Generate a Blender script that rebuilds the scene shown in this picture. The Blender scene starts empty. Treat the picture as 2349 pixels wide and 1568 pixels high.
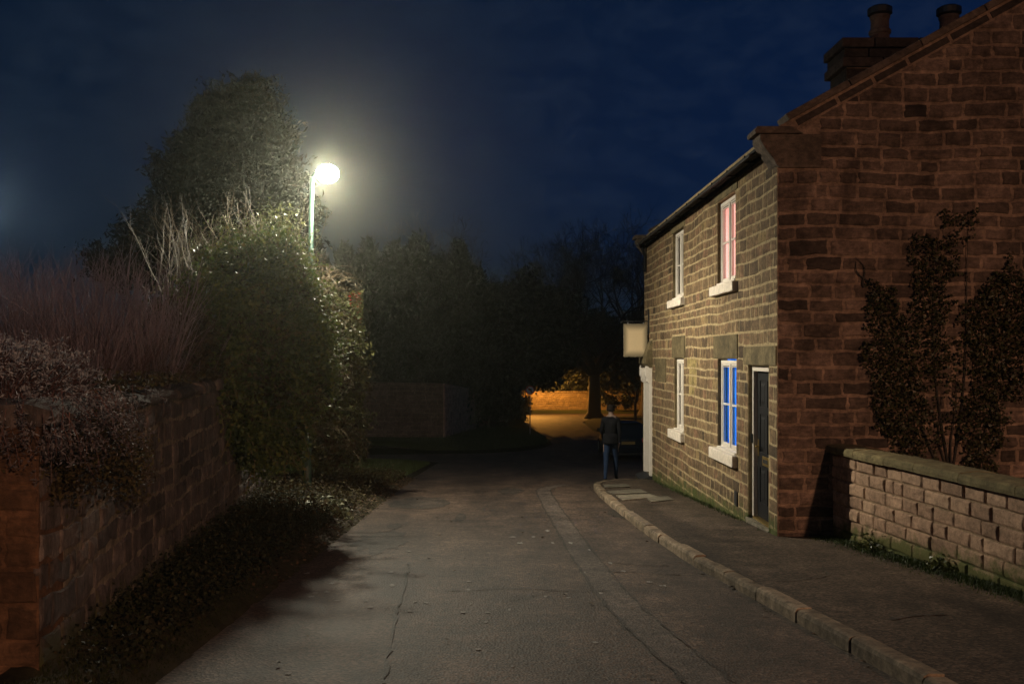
import bpy, bmesh, math, random
import numpy as np
from mathutils import Vector, noise as mnoise
R = math.radians
HAZE_D, HAZE_G = 0.0011, 0.90
random.seed(7)
RNG = np.random.default_rng(11)
sc = bpy.context.scene
C = sc.collection

# ------------------------------------------------------------------ camera, sky, exposure
EYE = 1.6
FPX = 2283.0                                   # focal length in units of a 2349 px wide frame
cam = bpy.data.cameras.new('camera'); camo = bpy.data.objects.new('camera', cam); C.objects.link(camo)
camo.location = (0, 0, EYE); camo.rotation_euler = (R(90), 0, 0)
cam.lens = 35; cam.sensor_width = 36; cam.shift_x = 0.0117; cam.shift_y = 0.0132
cam.clip_start = 0.1; cam.clip_end = 2000
sc.camera = camo

world = bpy.data.worlds.new('World'); sc.world = world; world.use_nodes = True
wn, wl = world.node_tree.nodes, world.node_tree.links
bg = wn['Background']
sky = wn.new('ShaderNodeTexSky'); sky.sky_type = 'NISHITA'; sky.sun_disc = False
sky.sun_elevation = R(-4.0); sky.sun_rotation = R(60); sky.ozone_density = 6.0; sky.air_density = 1.0
tint = wn.new('ShaderNodeMix'); tint.data_type = 'RGBA'; tint.blend_type = 'MULTIPLY'
tint.inputs[0].default_value = 1.0; tint.inputs[7].default_value = (0.085, 0.20, 0.34, 1)
tc = wn.new('ShaderNodeTexCoord'); mp = wn.new('ShaderNodeMapping'); mp.inputs['Scale'].default_value = (5.5, 5.5, 11.0)
cl = wn.new('ShaderNodeTexNoise'); cl.inputs['Scale'].default_value = 4.5; cl.inputs['Detail'].default_value = 9; cl.inputs['Roughness'].default_value = 0.62
cr = wn.new('ShaderNodeValToRGB'); cr.color_ramp.elements[0].position = 0.42; cr.color_ramp.elements[1].position = 0.78
cm = wn.new('ShaderNodeMix'); cm.data_type = 'RGBA'; cm.blend_type = 'ADD'
cm.inputs[7].default_value = (0.0050, 0.0068, 0.0085, 1)
wl.new(sky.outputs[0], tint.inputs[6]); wl.new(tc.outputs['Generated'], mp.inputs[0]); wl.new(mp.outputs[0], cl.inputs['Vector'])
wl.new(cl.outputs[0], cr.inputs[0]); wl.new(cr.outputs[0], cm.inputs[0]); wl.new(tint.outputs[2], cm.inputs[6])
ag = wn.new('ShaderNodeMix'); ag.data_type = 'RGBA'; ag.blend_type = 'ADD'; ag.inputs[0].default_value = 1.0
ag.inputs[7].default_value = (0.0021, 0.0080, 0.0165, 1)      # even deep blue of the late dusk
wl.new(cm.outputs[2], ag.inputs[6]); wl.new(ag.outputs[2], bg.inputs[0]); bg.inputs[1].default_value = 1.0

sun = bpy.data.lights.new('weak_fill_sun', 'SUN'); suno = bpy.data.objects.new('weak_fill_sun', sun); C.objects.link(suno)
sun.energy = 0.035; sun.angle = R(10); sun.color = (0.80, 0.85, 1.0); suno.rotation_euler = (R(58), 0, R(-60))  # added weak cool fill for the left shrubs, not a real moon

sc.view_settings.view_transform = 'Standard'; sc.view_settings.look = 'None'
sc.view_settings.exposure = 0.0; sc.view_settings.gamma = 1.0; sc.view_settings.use_curve_mapping = False
sc.cycles.max_bounces = 4; sc.cycles.diffuse_bounces = 2; sc.cycles.glossy_bounces = 2
sc.cycles.transmission_bounces = 3; sc.cycles.volume_bounces = 0; sc.cycles.transparent_max_bounces = 6
sc.cycles.use_denoising = True; sc.cycles.sample_clamp_indirect = 3.0

# ------------------------------------------------------------------ helpers
def P(x, y, Y):                                # a direction in the frame, taken to a real distance
    return Vector(((x - 1147) * Y / FPX, Y, EYE - (y - 815) * Y / FPX))

ROOT = {}
def thing(name, label, cat, loc, group=None):
    o = bpy.data.objects.new(name, None); C.objects.link(o); o.location = loc
    o.empty_display_size = 0.2
    tag(o, label, cat, group); ROOT[o.name] = Vector(loc)
    return o
def tag(o, label=None, cat=None, group=None, kind=None):
    if label: o['label'] = label
    if cat: o['category'] = cat
    if group: o['group'] = group
    if kind: o['kind'] = kind
    return o
def base_of(parent):
    while parent is not None:
        if parent.name in ROOT: return ROOT[parent.name]
        parent = parent.parent
    return Vector((0, 0, 0))
def link(name, me, mat, parent=None):
    o = bpy.data.objects.new(name, me); C.objects.link(o)
    if mat: me.materials.append(mat)
    if parent is not None: o.parent = parent
    return o

class MB:
    def __init__(s): s.v = []; s.f = []; s.t = []
    def add(s, vs, fs, tone=0.5):
        b = len(s.v); s.v += [tuple(v) for v in vs]
        s.f += [tuple(i + b for i in f) for f in fs]; s.t += [tone] * len(fs)
    def box(s, x0, x1, y0, y1, z0, z1, tone=0.5):
        vs = [(x, y, z) for z in (z0, z1) for y in (y0, y1) for x in (x0, x1)]
        s.add(vs, [(0, 2, 3, 1), (4, 5, 7, 6), (0, 1, 5, 4), (2, 6, 7, 3), (0, 4, 6, 2), (1, 3, 7, 5)], tone)
    def hull(s, pts, fs, tone=0.5): s.add(pts, fs, tone)
    def prism(s, poly, o, u, v, n, d0, d1, tone=0.5):      # polygon in the u,v plane, from depth d0 to d1 along n
        k = len(poly)
        a = [o + u * p[0] + v * p[1] + n * d0 for p in poly]; b = [o + u * p[0] + v * p[1] + n * d1 for p in poly]
        s.add(a + b, [tuple(range(k))[::-1], tuple(range(k, 2 * k))] + [(i, (i + 1) % k, k + (i + 1) % k, k + i) for i in range(k)], tone)
    def tube(s, pts, rad, sides=6, tone=0.5, cap=True):
        n = len(pts); pts = [Vector(p) for p in pts]
        rad = [rad] * n if not hasattr(rad, '__len__') else rad
        vs = []; fs = []
        d0 = (pts[1] - pts[0]).normalized()
        a = d0.orthogonal().normalized()
        for i in range(n):
            d = (pts[min(i + 1, n - 1)] - pts[max(i - 1, 0)]).normalized()
            a = (a - d * a.dot(d))
            a = a.normalized() if a.length > 1e-6 else d.orthogonal().normalized()
            b = d.cross(a)
            for k in range(sides):
                t = 2 * math.pi * k / sides
                vs.append(pts[i] + (a * math.cos(t) + b * math.sin(t)) * rad[i])
        for i in range(n - 1):
            for k in range(sides):
                k2 = (k + 1) % sides
                fs.append((i * sides + k, i * sides + k2, (i + 1) * sides + k2, (i + 1) * sides + k))
        if cap and sides > 2:
            fs.append(tuple(range(sides))[::-1]); fs.append(tuple((n - 1) * sides + k for k in range(sides)))
        s.add(vs, fs, tone)
    def lathe(s, c, prof, sides=16, tone=0.5):             # profile of (r, z) about a vertical axis through c
        vs = []; fs = []; n = len(prof)
        for r, z in prof:
            for k in range(sides):
                t = 2 * math.pi * k / sides
                vs.append((c[0] + r * math.cos(t), c[1] + r * math.sin(t), c[2] + z))
        for i in range(n - 1):
            for k in range(sides):
                k2 = (k + 1) % sides
                fs.append((i * sides + k, i * sides + k2, (i + 1) * sides + k2, (i + 1) * sides + k))
        fs.append(tuple(range(sides))[::-1]); fs.append(tuple((n - 1) * sides + k for k in range(sides)))
        s.add(vs, fs, tone)
    def build(s, name, mat, parent=None, smooth=False, bevel=0):
        b = base_of(parent)
        me = bpy.data.meshes.new(name)
        me.from_pydata([(v[0] - b.x, v[1] - b.y, v[2] - b.z) for v in s.v], [], s.f)
        at = me.attributes.new('tone', 'FLOAT', 'FACE'); at.data.foreach_set('value', s.t)
        if smooth: me.polygons.foreach_set('use_smooth', [True] * len(s.f))
        o = link(name, me, mat, parent)
        if bevel:
            m = o.modifiers.new('bevel', 'BEVEL'); m.width = bevel; m.segments = 2; m.limit_method = 'ANGLE'
        return o

def np_mesh(name, V, F, mat, parent=None, tone=None, smooth=False):
    b = base_of(parent)
    V = np.asarray(V, np.float32).reshape(-1, 3) - np.array([b.x, b.y, b.z], np.float32)
    F = np.asarray(F, np.int32); k = F.shape[1]
    me = bpy.data.meshes.new(name)
    me.vertices.add(len(V)); me.vertices.foreach_set('co', V.ravel())
    me.loops.add(F.size); me.loops.foreach_set('vertex_index', F.ravel())
    me.polygons.add(len(F)); me.polygons.foreach_set('loop_start', np.arange(0, F.size, k, dtype=np.int32))
    me.update(calc_edges=True)
    at = me.attributes.new('tone', 'FLOAT', 'FACE')
    at.data.foreach_set('value', np.asarray(tone if tone is not None else np.full(len(F), .5), np.float32))
    if smooth: me.polygons.foreach_set('use_smooth', [True] * len(F))
    me.validate()
    return link(name, me, mat, parent)

def leaves(name, pts, size, mat, parent=None, tone=None, aspect=0.6, up=0.3, dirs=None, fold=0.15, dirw=0.6):
    n = len(pts); pts = np.asarray(pts)
    nn = RNG.normal(size=(n, 3)); nn[:, 2] += up * 2; nn /= np.linalg.norm(nn, axis=1)[:, None] + 1e-9
    t = RNG.normal(size=(n, 3))
    if dirs is not None: t = t * (1 - dirw) + np.asarray(dirs) * dirw * 2
    t -= nn * (t * nn).sum(1)[:, None]; t /= np.linalg.norm(t, axis=1)[:, None] + 1e-9
    b = np.cross(nn, t)
    L = (size * RNG.uniform(0.55, 1.3, n))[:, None]
    V = np.stack([pts - t * L * .5, pts + b * L * aspect * .5 + nn * L * fold - t * L * .08, pts + t * L * .5,
                  pts - b * L * aspect * .5 + nn * L * fold - t * L * .08], 1).reshape(-1, 3)
    F = np.arange(4 * n).reshape(-1, 4)
    if tone is None: tone = RNG.uniform(0, 1, n)
    return np_mesh(name, V, F, mat, parent, tone)

def ragged(lobes, k=4, f=.38, out=.95):
    res = list(lobes); rg = random.Random(5)
    for c, r in lobes:
        for i in range(k):
            d = Vector((rg.gauss(0, 1), rg.gauss(0, 1), rg.gauss(0, 1))).normalized(); q = rg.uniform(.5, 1.2) * f
            res.append((Vector(c) + Vector((d.x * r[0], d.y * r[1], d.z * r[2])) * out, (r[0] * q, r[1] * q, r[2] * q)))
    return res
def sprigs(g, name, lobes, n_, L_, size, mat, stem_mat, per=12, droop=.3, aspect=.7):
    """shoots that stand out of a mass of foliage, each with its own run of leaves"""
    rg = random.Random(8); mb = MB(); pts = []; dirs = []
    for i in range(n_):
        c, r = rg.choice(lobes); d = Vector((rg.gauss(0, 1), rg.gauss(0, 1) - .4, rg.gauss(0, 1) + .3)).normalized()
        p = Vector(c) + Vector((d.x * r[0], d.y * r[1], d.z * r[2])) * .9; path = [p.copy()]; LL = L_ * rg.uniform(.5, 1.3)
        for k in range(5):
            d = (d + Vector((rg.uniform(-.25, .25), rg.uniform(-.25, .25), rg.uniform(-.2, .2) - droop * .3))).normalized(); p = p + d * LL / 5; path.append(p.copy())
        mb.tube(path, [.005, .0045, .004, .0035, .003, .002], 3, cap=False)
        for j in range(per):
            t = rg.uniform(.15, 1) * 5; k = min(4, int(t)); q = path[k] + (path[k + 1] - path[k]) * (t - k)
            pts.append((q.x + rg.gauss(0, size * .4), q.y + rg.gauss(0, size * .4), q.z + rg.gauss(0, size * .4))); dirs.append(tuple(d))
    tag(mb.build(name + '_stems', stem_mat, g), kind='stuff')
    leaves(name, np.array(pts), size, mat, g, RNG.uniform(.3, 1, len(pts)), aspect, .3, dirs=np.array(dirs), dirw=.4)
def lobe_pts(lobes, n, shell=0.4, clump=0.12, k=18, flat=1.0):
    """leaf clumps spread through a set of ellipsoid lobes (centre, radii), mostly near their surface; returns points and one tone a clump"""
    w = np.array([(r[0] * r[1] * r[2]) ** .66 for c, r in lobes]); w /= w.sum()
    m = max(1, n // k); idx = RNG.choice(len(lobes), m, p=w)
    cs = np.array([tuple(c) for c, r in lobes])[idx]; rs = np.array([tuple(r) for c, r in lobes])[idx]
    d = RNG.normal(size=(m, 3)); d /= np.linalg.norm(d, axis=1)[:, None]
    bump = 1 + .16 * np.sin(d[:, 0] * 7 + idx) * np.sin(d[:, 1] * 6 + 2 * idx) + .10 * np.sin(d[:, 2] * 13 + idx * 3)
    q = (1 - shell * RNG.uniform(0, 1, m) ** 1.6) * bump
    cc = cs + d * rs * q[:, None]
    ct = RNG.uniform(0, 1, m)
    pts = np.repeat(cc, k, 0) + RNG.normal(size=(m * k, 3)) * clump * np.array([1, 1, flat])
    tone = np.clip(np.repeat(ct, k) * .7 + RNG.uniform(0, .3, m * k), 0, 1)
    return pts, tone, np.repeat(d, k, 0)

# ------------------------------------------------------------------ materials
def nodes(name):
    m = bpy.data.materials.new(name); m.use_nodes = True
    nt = m.node_tree; return m, nt.nodes, nt.links, nt.nodes['Principled BSDF']
def ramp(n, cols):
    r = n.new('ShaderNodeValToRGB'); e = r.color_ramp.elements
    e[0].position = cols[0][0]; e[0].color = (*cols[0][1], 1)
    e[1].position = cols[-1][0]; e[1].color = (*cols[-1][1], 1)
    for p, c in cols[1:-1]:
        x = e.new(p); x.color = (*c, 1)
    return r
def mixc(n, l, fac, a, b, mode='MIX'):
    m = n.new('ShaderNodeMix'); m.data_type = 'RGBA'; m.blend_type = mode
    for s, i in ((fac, 0), (a, 6), (b, 7)):
        if hasattr(s, 'is_linked'): l.new(s, m.inputs[i])
        elif isinstance(s, (int, float)): m.inputs[i].default_value = s
        else: m.inputs[i].default_value = (*s, 1)
    return m.outputs[2]
def tex(n, l, kind, scale, detail=6, rough=0.6, vec=None, out=0):
    t = n.new(kind); t.inputs['Scale'].default_value = scale
    if 'Detail' in t.inputs: t.inputs['Detail'].default_value = detail; t.inputs['Roughness'].default_value = rough
    if vec is not None: l.new(vec, t.inputs['Vector'])
    return t.outputs[out]
def plain(name, col, rough=0.6, metal=0, spec=0.5, var=0.15, scale=14, bump=0.0, bscale=60):
    m, n, l, b = nodes(name)
    tcn = n.new('ShaderNodeTexCoord').outputs['Object']
    t = tex(n, l, 'ShaderNodeTexNoise', scale, 6, .65, tcn)
    r = ramp(n, [(0.3, [c * (1 - var) for c in col]), (0.7, [min(1, c * (1 + var)) for c in col])]); l.new(t, r.inputs[0])
    l.new(r.outputs[0], b.inputs['Base Color'])
    b.inputs['Roughness'].default_value = rough; b.inputs['Metallic'].default_value = metal; b.inputs['Specular IOR Level'].default_value = spec
    if bump:
        bp = n.new('ShaderNodeBump'); bp.inputs['Strength'].default_value = bump; bp.inputs['Distance'].default_value = 0.02
        l.new(tex(n, l, 'ShaderNodeTexNoise', bscale, 8, .7, tcn), bp.inputs['Height']); l.new(bp.outputs[0], b.inputs['Normal'])
    return m
def stone_mat(name, cols, rough=0.9, bump=0.6, streak=0.5, moss=None, soot=0.45, sdir=(9, 9, 22)):
    """stone with a colour of its own for every block (tone), grain, dark weathering blotches and optional moss below a height"""
    m, n, l, b = nodes(name)
    a = n.new('ShaderNodeAttribute'); a.attribute_name = 'tone'
    geo = n.new('ShaderNodeNewGeometry'); pos = geo.outputs['Position']
    r = ramp(n, cols); l.new(a.outputs['Fac'], r.inputs[0])
    big = tex(n, l, 'ShaderNodeTexNoise', 3.3, 7, .68, pos)
    rb = ramp(n, [(0.36, (1 - soot,) * 3), (0.62, (1.12,) * 3)]); l.new(big, rb.inputs[0])
    c = mixc(n, l, 1.0, r.outputs[0], rb.outputs[0], 'MULTIPLY')
    mpn = n.new('ShaderNodeMapping'); mpn.inputs['Scale'].default_value = sdir; l.new(pos, mpn.inputs[0])
    fine = tex(n, l, 'ShaderNodeTexNoise', 1.0, 10, .75, mpn.outputs[0])
    rf = ramp(n, [(0.3, (1 - streak,) * 3), (0.7, (1 + streak * .5,) * 3)]); l.new(fine, rf.inputs[0])
    c = mixc(n, l, 1.0, c, rf.outputs[0], 'MULTIPLY')
    mm = tex(n, l, 'ShaderNodeTexNoise', 15, 6, .75, pos); rmm = ramp(n, [(0.34, (.55,) * 3), (0.5, (1.0,) * 3), (0.68, (1.4,) * 3)]); l.new(mm, rmm.inputs[0])
    c = mixc(n, l, .8, c, rmm.outputs[0], 'MULTIPLY')
    if moss:
        sx = n.new('ShaderNodeSeparateXYZ'); l.new(pos, sx.inputs[0])
        # height above the falling street: z + 0.055 * y
        ma = n.new('ShaderNodeMath'); ma.operation = 'MULTIPLY_ADD'; l.new(sx.outputs['Y'], ma.inputs[0]); ma.inputs[1].default_value = 0.055; l.new(sx.outputs['Z'], ma.inputs[2])
        mr = n.new('ShaderNodeMapRange'); mr.inputs['From Min'].default_value = moss[0]; mr.inputs['From Max'].default_value = moss[1]
        mr.inputs['To Min'].default_value = 0.62; mr.inputs['To Max'].default_value = 0.0; l.new(ma.outputs[0], mr.inputs[0])
        mn = tex(n, l, 'ShaderNodeTexNoise', 5.0, 6, .7, pos)
        ad = n.new('ShaderNodeMath'); ad.operation = 'ADD'; l.new(mr.outputs[0], ad.inputs[0]); l.new(mn, ad.inputs[1])
        st = n.new('ShaderNodeMapRange'); st.inputs['From Min'].default_value = 0.72; st.inputs['From Max'].default_value = 0.95; l.new(ad.outputs[0], st.inputs[0])
        c = mixc(n, l, st.outputs[0], c, moss[2])
    l.new(c, b.inputs['Base Color']); b.inputs['Roughness'].default_value = rough; b.inputs['Specular IOR Level'].default_value = 0.25
    bp = n.new('ShaderNodeBump'); bp.inputs['Strength'].default_value = bump; bp.inputs['Distance'].default_value = 0.012
    l.new(tex(n, l, 'ShaderNodeTexNoise', 38, 9, .72, pos), bp.inputs['Height']); l.new(bp.outputs[0], b.inputs['Normal'])
    return m
def leaf_mat(name, cols, rough=0.45, spec=0.5, trans=0.25):
    m, n, l, b = nodes(name)
    a = n.new('ShaderNodeAttribute'); a.attribute_name = 'tone'
    r = ramp(n, cols); l.new(a.outputs['Fac'], r.inputs[0])
    l.new(r.outputs[0], b.inputs['Base Color']); b.inputs['Roughness'].default_value = rough; b.inputs['Specular IOR Level'].default_value = spec
    if trans:
        t = n.new('ShaderNodeBsdfTranslucent'); l.new(r.outputs[0], t.inputs[0])
        mx = n.new('ShaderNodeMixShader'); mx.inputs[0].default_value = trans
        l.new(b.outputs[0], mx.inputs[1]); l.new(t.outputs[0], mx.inputs[2]); l.new(mx.outputs[0], n['Material Output'].inputs[0])
    return m
def emit(name, col, strength):
    m, n, l, b = nodes(name)
    b.inputs['Base Color'].default_value = (*[c * .5 for c in col], 1); b.inputs['Roughness'].default_value = .8
    b.inputs['Emission Color'].default_value = (*col, 1); b.inputs['Emission Strength'].default_value = strength
    return m

def asphalt(name, base, patch=True, spec=0.35):
    m, n, l, b = nodes(name)
    pos = n.new('ShaderNodeNewGeometry').outputs['Position']
    mpn = n.new('ShaderNodeMapping'); mpn.inputs['Scale'].default_value = (0.75, 0.20, 0.5); l.new(pos, mpn.inputs[0])
    lo = tex(n, l, 'ShaderNodeTexNoise', 1.6, 6, .6, mpn.outputs[0])
    r = ramp(n, [(0.34, [c * .50 for c in base]), (0.5, base), (0.66, [c * 1.5 for c in base])]); l.new(lo, r.inputs[0])
    mid = tex(n, l, 'ShaderNodeTexNoise', 2.6, 8, .7, pos)
    rm = ramp(n, [(0.33, (.55,) * 3), (0.52, (1.0,) * 3), (0.70, (1.55,) * 3)]); l.new(mid, rm.inputs[0])
    c = mixc(n, l, 1.0, r.outputs[0], rm.outputs[0], 'MULTIPLY')
    vo = n.new('ShaderNodeTexVoronoi'); vo.inputs['Scale'].default_value = 52; l.new(pos, vo.inputs['Vector'])
    rv = ramp(n, [(0.0, (.25,) * 3), (0.5, (.9,) * 3), (1.0, (2.3,) * 3)])
    sv = n.new('ShaderNodeSeparateColor'); l.new(vo.outputs['Color'], sv.inputs[0]); l.new(sv.outputs[0], rv.inputs[0])
    c = mixc(n, l, 0.75, c, rv.outputs[0], 'MULTIPLY')
    l.new(c, b.inputs['Base Color']); b.inputs['Roughness'].default_value = 0.78; b.inputs['Specular IOR Level'].default_value = spec
    bp = n.new('ShaderNodeBump'); bp.inputs['Strength'].default_value = 0.9; bp.inputs['Distance'].default_value = 0.006
    l.new(vo.outputs['Distance'], bp.inputs['Height'])
    bp2 = n.new('ShaderNodeBump'); bp2.inputs['Strength'].default_value = 0.5; bp2.inputs['Distance'].default_value = 0.03
    l.new(mid, bp2.inputs['Height']); l.new(bp.outputs[0], bp2.inputs['Normal']); l.new(bp2.outputs[0], b.inputs['Normal'])
    return m

M = {}
M['asphalt'] = asphalt('asphalt', (0.052, 0.0345, 0.0245))
M['asphalt_pave'] = asphalt('pavement_asphalt', (0.046, 0.033, 0.0235), spec=.2)
M['asphalt_dark'] = asphalt('dark_asphalt', (0.032, 0.025, 0.020), spec=.3)
M['asphalt_pale'] = asphalt('trench_asphalt', (0.060, 0.046, 0.037))
M['chalk'] = plain('worn_pale_scuff', (0.20, 0.19, 0.175), .9, var=.4, scale=20)
M['kerb'] = stone_mat('kerb_stone', [(0, (.17, .128, .086)), (1, (.26, .195, .134))], bump=.7, soot=.5)
M['slab'] = stone_mat('paving_slab', [(0, (.12, .105, .08)), (1, (.19, .165, .125))], bump=.4)
M['ground'] = plain('dark_earth', (0.030, 0.030, 0.016), .95, spec=.1, var=.5, scale=2, bump=.6, bscale=20)
M['turf'] = plain('turf', (0.030, 0.036, 0.010), .95, spec=.1, var=.45, scale=3, bump=.8, bscale=30)
M['bank'] = plain('leafy_earth_bank', (0.030, 0.026, 0.014), .95, spec=.1, var=.6, scale=5, bump=.9, bscale=25)
MOSS = (.050, .058, .014)
M['stone'] = stone_mat('gritstone', [(0, (.062, .040, .024)), (.3, (.125, .080, .045)), (.6, (.185, .120, .064)), (.85, (.180, .100, .058)), (.93, (.23, .16, .075)), (1, (.30, .23, .09))], moss=(0.02, 0.55, MOSS))
M['gstone'] = stone_mat('gable_gritstone', [(0, (.046, .033, .026)), (.5, (.130, .088, .066)), (.9, (.195, .130, .097)), (1, (.23, .16, .12))], soot=.6, streak=.6)
M['mortar'] = stone_mat('front_mortar', [(0, (.27, .205, .115)), (1, (.34, .26, .145))], bump=.5, streak=.25, soot=.2, moss=(0.0, 0.45, MOSS))
M['gmortar'] = stone_mat('gable_mortar', [(0, (.21, .140, .098)), (1, (.28, .185, .13))], bump=.7, streak=.5, soot=.5)
M['lintel'] = stone_mat('dressed_stone', [(0, (.105, .080, .042)), (1, (.17, .130, .068))], bump=.3, streak=.35, soot=.5)
M['coping'] = stone_mat('coping_stone', [(0, (.085, .062, .047)), (1, (.135, .098, .072))], bump=.5)
M['chimney'] = stone_mat('chimney_stone', [(0, (.045, .033, .026)), (1, (.085, .058, .044))], bump=.5)
M['lowstone'] = stone_mat('pitched_stone', [(0, (.25, .148, .096)), (.5, (.36, .220, .145)), (1, (.44, .285, .19))], bump=.8, streak=.3, soot=.3, moss=(0.10, 0.46, (.085, .082, .022)))
M['lowmortar'] = stone_mat('low_wall_mortar', [(0, (.28, .185, .112)), (1, (.32, .215, .135))], bump=.5, streak=.3, soot=.3, moss=(0.10, 0.46, MOSS))
M['lowcope'] = stone_mat('mossy_coping', [(0, (.15, .118, .055)), (1, (.22, .170, .082))], bump=.8, streak=.4, soot=.4)
M['leftstone'] = stone_mat('rubble_stone', [(0, (.040, .032, .029)), (.5, (.090, .070, .062)), (1, (.15, .120, .105))], bump=1.0, streak=.75, soot=.55, sdir=(20, 20, 4), moss=(0.1, 0.6, (.035, .036, .012)))
M['leftmortar'] = stone_mat('rubble_mortar', [(0, (.17, .140, .100)), (1, (.22, .18, .13))], bump=1.0, streak=.8, soot=.65, sdir=(16, 16, 4), moss=(0.1, 0.6, (.035, .036, .012)))
M['litpier'] = stone_mat('orange_lit_pier_stone', [(0, (.028, .014, .008)), (.5, (.070, .036, .019)), (1, (.115, .058, .030))], bump=.9, streak=.5, soot=.65)  # orange of the lamp light is put into the pier's stone colour
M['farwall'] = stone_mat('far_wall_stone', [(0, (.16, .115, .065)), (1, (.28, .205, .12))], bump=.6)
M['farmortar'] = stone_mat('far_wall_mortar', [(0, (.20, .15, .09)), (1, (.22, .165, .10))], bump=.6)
M['midwall'] = stone_mat('lane_wall_stone', [(0, (.075, .055, .050)), (1, (.13, .092, .082))], bump=.6)  # front face of the lane wall, its shade put into the colour
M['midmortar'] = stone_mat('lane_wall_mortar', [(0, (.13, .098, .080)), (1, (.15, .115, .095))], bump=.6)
M['litlane'] = stone_mat('lit_lane_stone', [(0, (.28, .175, .16)), (1, (.42, .27, .245))], bump=.6)  # same lane wall, receding face: pinkish light put into a paler colour
M['litlanemortar'] = stone_mat('lit_lane_mortar', [(0, (.34, .22, .20)), (1, (.38, .25, .22))], bump=.6)
M['slate'] = plain('roof_slate', (0.020, 0.017, 0.016), .8, var=.3, scale=6, bump=.5)
M['gutter'] = plain('black_gutter', (0.007, 0.007, 0.008), .7, var=.2, spec=.12)
M['white'] = plain('white_paint', (0.60, 0.54, 0.48), .5, var=.05, scale=9, bump=.15, bscale=30)
M['whitestone'] = plain('white_painted_stone', (0.56, 0.49, 0.42), .8, var=.22, scale=18, bump=.6, bscale=40)
M['blackdoor'] = plain('black_gloss_paint', (0.010, 0.010, 0.012), .55, var=.2, spec=.15)
M['brass'] = plain('brass', (0.42, 0.29, 0.10), .35, metal=.9, var=.2)
M['darkstone'] = plain('black_step', (0.018, 0.018, 0.018), .6, var=.3)
M['iron'] = plain('black_iron', (0.012, 0.012, 0.013), .5, var=.2)
M['green'] = plain('green_lamp_paint', (0.003, 0.026, 0.018), .40, var=.15, spec=.6)
M['grey'] = plain('galvanised_steel', (0.28, 0.28, 0.28), .45, metal=.6, var=.15)
M['terracotta'] = plain('clay_pot', (0.09, 0.055, 0.04), .85, var=.3, bump=.4)
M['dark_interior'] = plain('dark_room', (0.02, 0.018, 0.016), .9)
M['netcurtain'] = plain('net_curtain', (0.16, 0.14, 0.12), .9, var=.2, scale=5)
M['red'] = plain('red_decoration', (0.42, 0.03, 0.025), .6)
def curtain_mat(name, c0, c1, s):
    m, n, l, b = nodes(name)
    pos = n.new('ShaderNodeTexCoord').outputs['Object']
    mpn = n.new('ShaderNodeMapping'); mpn.inputs['Scale'].default_value = (1, 9, .8); l.new(pos, mpn.inputs[0])
    t = tex(n, l, 'ShaderNodeTexNoise', 1.6, 4, .5, mpn.outputs[0])
    r = ramp(n, [(.32, c0), (.66, c1)]); l.new(t, r.inputs[0])
    l.new(r.outputs[0], b.inputs['Base Color']); l.new(r.outputs[0], b.inputs['Emission Color']); b.inputs['Emission Strength'].default_value = s
    b.inputs['Roughness'].default_value = .9
    return m
M['pink'] = curtain_mat('lit_pink_curtain', (1.0, .38, .33), (1.0, .68, .62), 1.15)
M['blue'] = curtain_mat('lit_blue_blind', (.006, .15, .82), (.01, .27, 1.0), .72)
m, n, l, b = nodes('window_glass')
tr = n.new('ShaderNodeBsdfTransparent'); gl = n.new('ShaderNodeBsdfGlossy'); gl.inputs['Roughness'].default_value = .03
fr = n.new('ShaderNodeFresnel'); fr.inputs[0].default_value = 1.5; mx = n.new('ShaderNodeMixShader')
gb = n.new('ShaderNodeNewGeometry'); im = n.new('ShaderNodeMath'); im.operation = 'MULTIPLY_ADD'; im.inputs[1].default_value = -1; im.inputs[2].default_value = 1
l.new(gb.outputs['Backfacing'], im.inputs[0]); ml = n.new('ShaderNodeMath'); ml.operation = 'MULTIPLY'; l.new(im.outputs[0], ml.inputs[0]); l.new(fr.outputs[0], ml.inputs[1])
l.new(ml.outputs[0], mx.inputs[0]); l.new(tr.outputs[0], mx.inputs[1]); l.new(gl.outputs[0], mx.inputs[2]); l.new(mx.outputs[0], n['Material Output'].inputs[0])
M['glass'] = m
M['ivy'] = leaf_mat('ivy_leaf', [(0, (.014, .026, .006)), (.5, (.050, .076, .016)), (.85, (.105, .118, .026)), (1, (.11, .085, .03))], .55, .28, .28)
M['ivybrown'] = leaf_mat('brown_ivy_leaf', [(0, (.018, .012, .007)), (.5, (.040, .028, .012)), (1, (.055, .050, .018))], .75, .2, .2)
M['olive'] = leaf_mat('olive_shrub_leaf', [(0, (.030, .036, .010)), (.6, (.070, .078, .022)), (1, (.11, .105, .036))], .45, .4, .3)
M['pale'] = leaf_mat('pale_groundcover_leaf', [(0, (.05, .055, .025)), (.6, (.13, .14, .075)), (1, (.24, .24, .15))], .5, .4, .2)
M['conifer'] = leaf_mat('cypress_spray', [(0, (.004, .005, .0015)), (.6, (.011, .010, .003)), (1, (.030, .018, .006))], .8, .12, .1)
M['hedge'] = leaf_mat('dark_conifer_spray', [(0, (.008, .012, .005)), (1, (.020, .026, .010))], .6, .3, .15)
M['yew'] = leaf_mat('evergreen_leaf', [(0, (.008, .011, .005)), (1, (.026, .030, .010))], .55, .3, .15)
M['gableivy'] = leaf_mat('climber_leaf', [(0, (.014, .016, .006)), (.6, (.040, .042, .015)), (1, (.075, .050, .024))], .5, .3, .1)
M['heather'] = leaf_mat('grey_leaf_tip', [(0, (.055, .045, .048)), (.5, (.13, .125, .13)), (1, (.23, .23, .235))], .7, .3, .2)
M['litter'] = leaf_mat('fallen_leaf', [(0, (.018, .011, .006)), (.6, (.045, .027, .013)), (1, (.11, .07, .036))], .7, .3, 0)
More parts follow.
